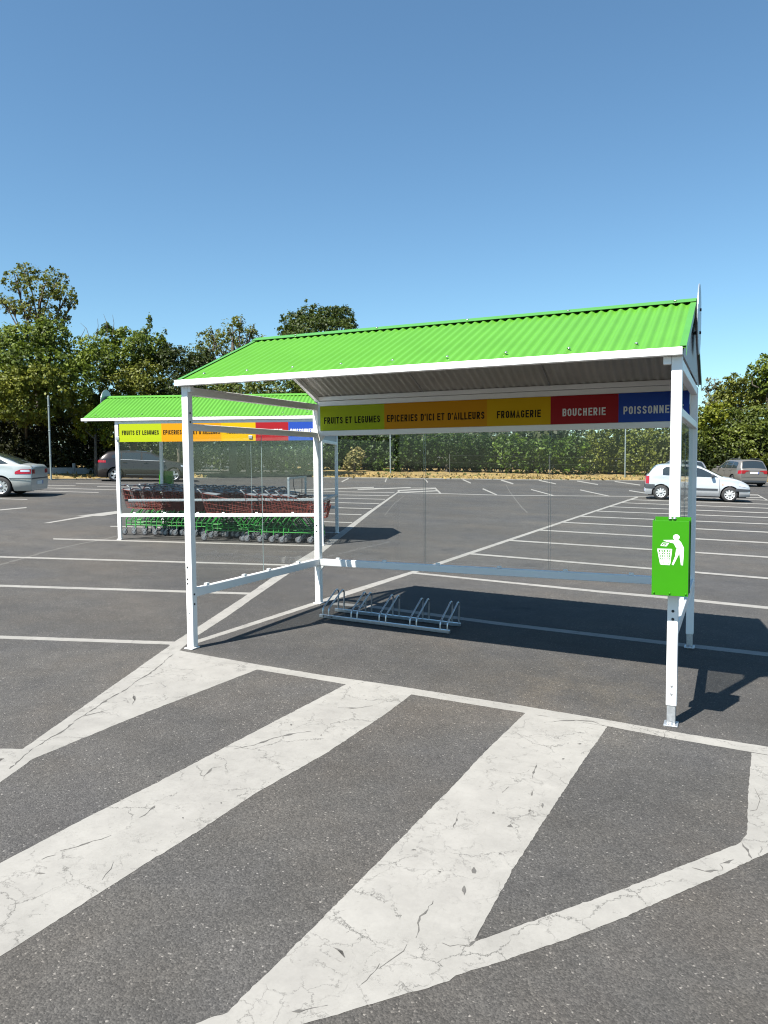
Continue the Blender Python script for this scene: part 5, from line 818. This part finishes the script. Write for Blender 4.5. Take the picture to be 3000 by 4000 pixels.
for i in range(n_):
    a = A + (B - A) * (i + .01) / n_; b_ = A + (B - A) * (i + .985) / n_; mb = MB()
    za, zb = gz(a.x, a.y), gz(b_.x, b_.y); hgt = .55 + rg.uniform(-.06, .06)
    d = (b_ - a).normalized(); nx = Vector((-d.y, d.x)) * .05; L0 = Vector((-29.3, 20.0, gz(-29.3, 20)))
    vs = [Vector((q_.x, q_.y, z)) - L0 for (q_, z) in ((a - nx, za - .1), (b_ - nx, zb - .1), (b_ + nx, zb - .1), (a + nx, za - .1), (a - nx, za + hgt), (b_ - nx, zb + hgt), (b_ + nx, zb + hgt), (a + nx, za + hgt))]
    mb.add(vs, [(0, 3, 2, 1), (4, 5, 6, 7), (0, 1, 5, 4), (1, 2, 6, 5), (2, 3, 7, 6), (3, 0, 4, 7)]); fixn(mb.build('wall_panel', WALLM, wl))
    mb = MB(); mb.box(tuple(Vector((b_.x - .05, b_.y - .06, zb - .1)) - L0), tuple(Vector((b_.x + .05, b_.y + .06, zb + .75)) - L0)); mb.build('wall_post', WALLM, wl)
POLE = mat('grey_painted_pole', (.20, .24, .245), .5, .2, vary=.1, vscale=2)
for (x, y, z, hh, lab) in ((-26.04, 21.6, .95, 4.1, 'tall grey metal pole in front of the shaded hedge at left'), (-16.6, 41.3, .95, 5.6, 'tall grey metal pole against the hedge, left of the two seen through the bicycle shelter'), (-2.55, 50.6, .45, 5.6, 'tall grey metal pole against the hedge, right of the two seen through the bicycle shelter')):
    t = thing('metal_pole', lab, 'pole', (x, y, z), 0, 'grey metal poles at the car park edge'); mb = MB(); mb.tube([(0, 0, -.1), (0, 0, hh)], .045, 12); mb.lathe([(.052, hh), (.04, hh + .03), (0, hh + .04)], (0, 0, 0), 'z', 12); mb.build('pole_tube', POLE, t)
    mb = MB()
    for q_ in (1.2, 2.4, 3.6): mb.lathe([(.048, q_), (.056, q_ + .005), (.056, q_ + .045), (.048, q_ + .05)], (0, 0, 0), 'z', 12)
    mb.build('clamp', POLE, t)
# thin wire fence posts along the hedge
FPOST = mat('weathered_fence_post', (.07, .075, .07), .7)
FEN = [(-13.2, 43.6), (-7.4, 48.3), (.6, 54.8)]
ft = thing('wire_fence', 'rusty low wire fence with thin posts running along the foot of the hedge', 'fence', (-13.2, 43.2, gz(-13.2, 43.2)))
F0 = Vector((-13.2, 43.2, gz(-13.2, 43.2)))
for (x, y) in FEN:
    mb = MB(); z = gz(x, y) + .1; mb.tube([Vector((x, y, z)) - F0, Vector((x, y, z + 1.5)) - F0], .02, 8); mb.build('fence_post', FPOST, ft)
for hh in (.4, .9, 1.4):
    mb = MB(); mb.tube([Vector((x, y, gz(x, y) + .1 + hh)) - F0 for x, y in FEN], .005, 4); mb.build('wire', FPOST, ft)

# ---------------------------------------------------------------- trees and hedges
def leaf_mat(name, c1, c2, c3):
    m = bpy.data.materials.new(name); m.use_nodes = True; n = m.node_tree; b = n.nodes['Principled BSDF']; L = n.links.new
    at = n.nodes.new('ShaderNodeAttribute'); at.attribute_name = 'tone'
    tc = n.nodes.new('ShaderNodeTexCoord'); no = n.nodes.new('ShaderNodeTexNoise'); no.inputs['Scale'].default_value = .55; no.inputs['Detail'].default_value = 3; L(tc.outputs['Object'], no.inputs['Vector'])
    ad = n.nodes.new('ShaderNodeMath'); ad.operation = 'MULTIPLY_ADD'; L(no.outputs[0], ad.inputs[0]); ad.inputs[1].default_value = 1.15; s_ = n.nodes.new('ShaderNodeMath'); s_.operation = 'MULTIPLY_ADD'; L(at.outputs['Fac'], s_.inputs[0]); s_.inputs[1].default_value = .55; s_.inputs[2].default_value = -.36; L(s_.outputs[0], ad.inputs[2])
    r_ = n.nodes.new('ShaderNodeValToRGB'); e = r_.color_ramp.elements; e[0].position = .15; e[0].color = (*c1, 1); e[1].position = .9; e[1].color = (*c3, 1); k = e.new(.5); k.color = (*c2, 1)
    L(ad.outputs[0], r_.inputs[0]); L(r_.outputs[0], b.inputs['Base Color']); b.inputs['Roughness'].default_value = .55; b.inputs['Specular IOR Level'].default_value = .35
    tl = n.nodes.new('ShaderNodeBsdfTranslucent'); L(r_.outputs[0], tl.inputs[0]); mx = n.nodes.new('ShaderNodeMixShader'); mx.inputs[0].default_value = .38
    L(b.outputs[0], mx.inputs[1]); L(tl.outputs[0], mx.inputs[2]); L(mx.outputs[0], n.nodes['Material Output'].inputs[0]); return m
PAL = {'olive': ((0.0441, 0.0540, 0.0099), (0.1062, 0.1269, 0.0180), (0.2052, 0.2133, 0.0297)), 'mid': ((0.0361, 0.0570, 0.0076), (0.0929, 0.1326, 0.0145), (0.1901, 0.2367, 0.0263)), 'yellow': ((0.0522, 0.0684, 0.0099), (0.1242, 0.1476, 0.0171), (0.2601, 0.2664, 0.0351)),
       'rust': ((0.0360, 0.0513, 0.0090), (0.0855, 0.1134, 0.0153), (0.1485, 0.1746, 0.0225)), 'dark': ((0.0144, 0.0225, 0.0054), (0.0324, 0.0486, 0.0090), (0.0738, 0.0954, 0.0144)), 'deep': ((0.0198, 0.0324, 0.0072), (0.0450, 0.0693, 0.0099), (0.0990, 0.1278, 0.0180)),
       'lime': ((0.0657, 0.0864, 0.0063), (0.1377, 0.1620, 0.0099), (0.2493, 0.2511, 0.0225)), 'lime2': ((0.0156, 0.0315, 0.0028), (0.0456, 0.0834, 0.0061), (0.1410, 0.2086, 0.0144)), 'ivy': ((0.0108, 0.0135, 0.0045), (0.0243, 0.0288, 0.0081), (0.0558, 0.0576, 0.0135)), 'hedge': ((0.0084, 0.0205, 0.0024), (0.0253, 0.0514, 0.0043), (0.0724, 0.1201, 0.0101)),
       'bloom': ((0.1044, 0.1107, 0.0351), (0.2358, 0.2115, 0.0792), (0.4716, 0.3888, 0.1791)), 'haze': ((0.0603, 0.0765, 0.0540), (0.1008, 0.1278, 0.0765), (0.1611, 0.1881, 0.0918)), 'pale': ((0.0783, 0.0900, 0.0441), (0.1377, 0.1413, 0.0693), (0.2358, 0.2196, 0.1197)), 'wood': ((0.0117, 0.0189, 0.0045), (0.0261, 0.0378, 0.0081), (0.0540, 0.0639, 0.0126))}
BARK = mat('bark', (.075, .062, .048), .9, vary=.3, vscale=6); BARKP = mat('pale_bark', (.24, .22, .18), .9, vary=.25, vscale=6)
LM = {}
def crown_mesh(lobes, dens, size, rs):
    P_, N_, S_, TN = [], [], [], []
    for (x, y, z, ru, rv) in lobes:
        n = int(4.0 * math.pi * (ru * ru + 2 * ru * rv) / 3 / (size * size) * 1.9 * dens); n = max(80, min(n, 50000))
        d = rs.normal(size=(n, 3)); d /= np.linalg.norm(d, axis=1)[:, None]
        ph = rs.uniform(0, 6.28, 6); bumpy = 1 + .17 * np.sin(d[:, 0] * 5 + ph[0]) * np.sin(d[:, 1] * 5 + ph[1]) + .14 * np.sin(d[:, 2] * 7 + ph[2]) * np.sin(d[:, 0] * 8 + ph[3]) + .10 * np.sin(d[:, 1] * 13 + ph[4]) * np.sin(d[:, 2] * 12 + ph[5])
        r_ = np.where(rs.random(n) < .72, 1 - np.abs(rs.normal(0, .13, n)), rs.random(n) ** .6) + np.where(rs.random(n) < .05, rs.uniform(0, .22, n), 0)
        # twig clusters: pull leaves towards sub-centres so that the crown breaks into tufts
        k = max(6, n // 26); cd = rs.normal(size=(k, 3)); cd /= np.linalg.norm(cd, axis=1)[:, None]
        idx = rs.integers(0, k, n); tuft = rs.random(n) < .62
        spread = (.26 * size * 4.2) / max(ru, rv)
        rr = r_ * bumpy
        p = d * rr[:, None]
        cr_ = (1 - np.abs(rs.normal(0, .12, k))) * (1 + .16 * np.sin(cd[:, 0] * 5 + ph[0]) * np.sin(cd[:, 1] * 5 + ph[1]) + .12 * np.sin(cd[:, 2] * 7 + ph[2])) + np.where(rs.random(k) < .10, .16, 0)
        pt = cd[idx] * cr_[idx][:, None] + rs.normal(0, spread * .5, (n, 3))
        p = np.where(tuft[:, None], pt, p)
        p = p * np.array([ru, ru, rv]) + np.array([x, y, z]); P_.append(p)
        nn = d * .75 + rs.normal(size=(n, 3)) * .38 + np.array([0, 0, .40]); N_.append(nn / np.linalg.norm(nn, axis=1)[:, None]); S_.append(size * rs.uniform(.55, 1.35, n)); TN.append(np.clip(.5 + rs.normal(0, .22, n) + (rs.normal(0, .16, k))[idx] * tuft, 0, 1))
    p = np.concatenate(P_); nn = np.concatenate(N_); s_ = np.concatenate(S_); tn = np.concatenate(TN); n = len(p)
    t = np.cross(nn, rs.normal(size=(n, 3))); t /= np.linalg.norm(t, axis=1)[:, None]; b_ = np.cross(nn, t)
    V = np.empty((n, 4, 3)); h_ = (s_ * .62)[:, None]; w_ = (s_ * .40)[:, None]
    V[:, 0] = p - t * h_; V[:, 1] = p + b_ * w_ - t * h_ * .1; V[:, 2] = p + t * h_ - nn * h_ * .25; V[:, 3] = p - b_ * w_ - t * h_ * .1
    me = bpy.data.meshes.new('crown'); me.vertices.add(4 * n); me.vertices.foreach_set('co', V.reshape(-1).astype('f')); me.loops.add(4 * n); me.loops.foreach_set('vertex_index', np.arange(4 * n, dtype='i')); me.polygons.add(n)
    me.polygons.foreach_set('loop_start', np.arange(0, 4 * n, 4, dtype='i')); me.polygons.foreach_set('loop_total', np.full(n, 4, 'i')); a = me.attributes.new('tone', 'FLOAT', 'POINT'); a.data.foreach_set('value', np.repeat(tn, 4).astype('f')); me.update(calc_edges=True); return me
TL = {'oak': 'tall open crowned broadleaf tree rising above all others at far left', 'hazel': 'broad leafy green tree at left edge below the tall open tree', 'elder': 'yellowish flowering elder bush at left edge above the shaded hedge', 'ash': 'green tree with thin upright shoots against sky, left of the dark yew',
      'maple': 'olive brown tree rising directly behind the left end of the far trolley shelter roof', 'yew': 'dense very dark conifer left of the near roof corner', 'willow': 'airy olive tree with sparse top, just left of the near roof ridge end', 'round': 'dense dark rounded tree crown showing above the near green roof',
      'gold': 'small yellow green bush behind the left eave of the trolley shelter', 'thorn': 'olive brown thicket seen in the gap under the left end of the near roof', 'ivyleft': 'large dark ivy covered hedge in shade behind the pale saloon at left', 'laurel': 'dark shaded bushes seen through the panes of the trolley shelter',
      'h1': 'leafy hedge section left of the pole, just right of the trolley shelter', 'flower': 'small pale flowering shrub at the hedge foot seen through bicycle shelter', 'h2': 'mid green hedge section around the left pole behind the bicycle shelter', 'h3': 'green hedge section seen through the middle of the bicycle shelter',
      'h4': 'hedge section with bright yellow green leaves, right of middle through the shelter panes', 'fm': 'taller olive hedge trees left of the right front post behind the right pole', 'pop': 'distant pale hazy trees showing above the hedge under the banner', 'birch': 'sparse pale tree top against sky just right of the near roof end',
      'beech': 'olive rounded tree at right between the sparse pale tree and the edge', 'limetree': 'tall green leafy tree cut by the right picture edge', 'syc': 'bright yellow green tree beside the right shelter post', 'tang': 'tangled olive brown shrubs above the beige sport utility car', 'dsh': 'dark low shrubs directly behind the parked cars at right'}
CATS = {'elder': 'bush', 'gold': 'bush', 'thorn': 'thicket', 'ivyleft': 'hedge', 'laurel': 'bush', 'h1': 'hedge', 'flower': 'shrub', 'h2': 'hedge', 'h3': 'hedge', 'h4': 'hedge', 'tang': 'shrub', 'dsh': 'shrub'}
# two tall trees left of the picture: their shade falls on the hedge and the bays beside it
for i_, t_ in enumerate(TREES):   # these stand behind the hedge
    if t_[1] in ('hazel', 'elder', 'maple', 'ash'): TREES[i_] = (*t_[:4], (t_[4][0] + (t_[4][0] - CAMP.x) * .12, t_[4][1] + (t_[4][1] - CAMP.y) * .12), t_[5])
TREES += [('roadside_tree', 'side1', 'mid', 1, (-31.5, 13.5), [(-31.5, 13.5, 6.0, 2.6, 3.4), (-30.2, 15.2, 7.2, 2.2, 2.6), (-32.6, 12.0, 7.0, 2.3, 2.8), (-31.0, 14.0, 9.6, 2.0, 2.2)]),
          ('roadside_tree', 'side2', 'olive', 1, (-35.0, 8.0), [(-35, 8, 5.5, 2.8, 3.2), (-34, 9.6, 7.5, 2.4, 2.6), (-36, 7, 8, 2.4, 2.4)])]
TL['side1'] = 'tall green roadside tree beyond the left picture edge beside the pale saloon'; TL['side2'] = 'olive roadside tree farthest out beyond the left picture edge'
for ti, (nm, key, col, dens, (bx, by), lobes) in enumerate(TREES):
    rs = np.random.default_rng(100 + ti)
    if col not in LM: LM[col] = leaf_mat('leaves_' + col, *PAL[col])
    bz = gz(bx, by); t = thing(nm, TL[key], CATS.get(key, 'tree'), (bx, by, bz))
    dist = math.hypot(bx - CAMP.x, by - CAMP.y); size = .0027 * dist * (1.0 if dens >= 1 else .9)
    lb = [(x - bx, y - by, z - bz, a, b_) for (x, y, z, a, b_) in lobes]
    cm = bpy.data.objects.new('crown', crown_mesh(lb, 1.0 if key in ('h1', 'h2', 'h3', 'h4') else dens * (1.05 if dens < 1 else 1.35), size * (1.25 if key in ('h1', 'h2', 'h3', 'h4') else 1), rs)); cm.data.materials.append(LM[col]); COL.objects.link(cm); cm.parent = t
    # trunk with limbs reaching into each lobe
    tb = MB(); zc = min(l[2] for l in lb); big = dens < 1 or key in ('round', 'ash', 'hazel', 'limetree', 'beech', 'syc')
    cx_ = sum(l[0] for l in lb) / len(lb); cy_ = sum(l[1] for l in lb) / len(lb); zf = max(.8, zc * .9)
    r0 = .24 if big else .09
    tb.tube([(0, 0, -.2), (cx_ * .15, cy_ * .15, zf * .4), (cx_ * .5, cy_ * .5, zf), (cx_, cy_, max(zf + .3, sum(l[2] for l in lb) / len(lb)))], [r0 * 1.2, r0, r0 * .75, r0 * .4], 8)
    for (x, y, z, a, b_) in lb:
        s0 = Vector((cx_ * .5, cy_ * .5, zf)); e0 = Vector((x, y, z)); md = (s0 + e0) / 2 + Vector((rs.normal(0, .25), rs.normal(0, .25), -.2)); tb.tube([s0, md, e0], [r0 * .4, r0 * .24, r0 * .08], 6)
        for _ in range(4 if dens < 1 else 1):
            dv = Vector(rs.normal(size=3)).normalized(); ee = Vector((x, y, z)) + Vector((dv.x * a, dv.y * a, dv.z * b_)) * .95; tb.tube([md.lerp(e0, .5), (e0 + ee) / 2 + Vector((0, 0, .08)), ee], [r0 * .2, r0 * .12, r0 * .05], 5)
    if key == 'hazel':   # bare twigs standing out of the canopy
        for q_ in range(5):
            b0 = Vector((lb[5][0] + rs.normal(.3, .6), lb[5][1], lb[5][2] + .6)); e0 = b0 + Vector((rs.normal(.2, .5), 0, rs.uniform(.5, 1.3))); tb.tube([b0, (b0 + e0) / 2 + Vector((.1, 0, .1)), e0], [.018, .012, .005], 4)
    tb.build('trunk', BARKP if key in ('birch', 'tang') else BARK, t)

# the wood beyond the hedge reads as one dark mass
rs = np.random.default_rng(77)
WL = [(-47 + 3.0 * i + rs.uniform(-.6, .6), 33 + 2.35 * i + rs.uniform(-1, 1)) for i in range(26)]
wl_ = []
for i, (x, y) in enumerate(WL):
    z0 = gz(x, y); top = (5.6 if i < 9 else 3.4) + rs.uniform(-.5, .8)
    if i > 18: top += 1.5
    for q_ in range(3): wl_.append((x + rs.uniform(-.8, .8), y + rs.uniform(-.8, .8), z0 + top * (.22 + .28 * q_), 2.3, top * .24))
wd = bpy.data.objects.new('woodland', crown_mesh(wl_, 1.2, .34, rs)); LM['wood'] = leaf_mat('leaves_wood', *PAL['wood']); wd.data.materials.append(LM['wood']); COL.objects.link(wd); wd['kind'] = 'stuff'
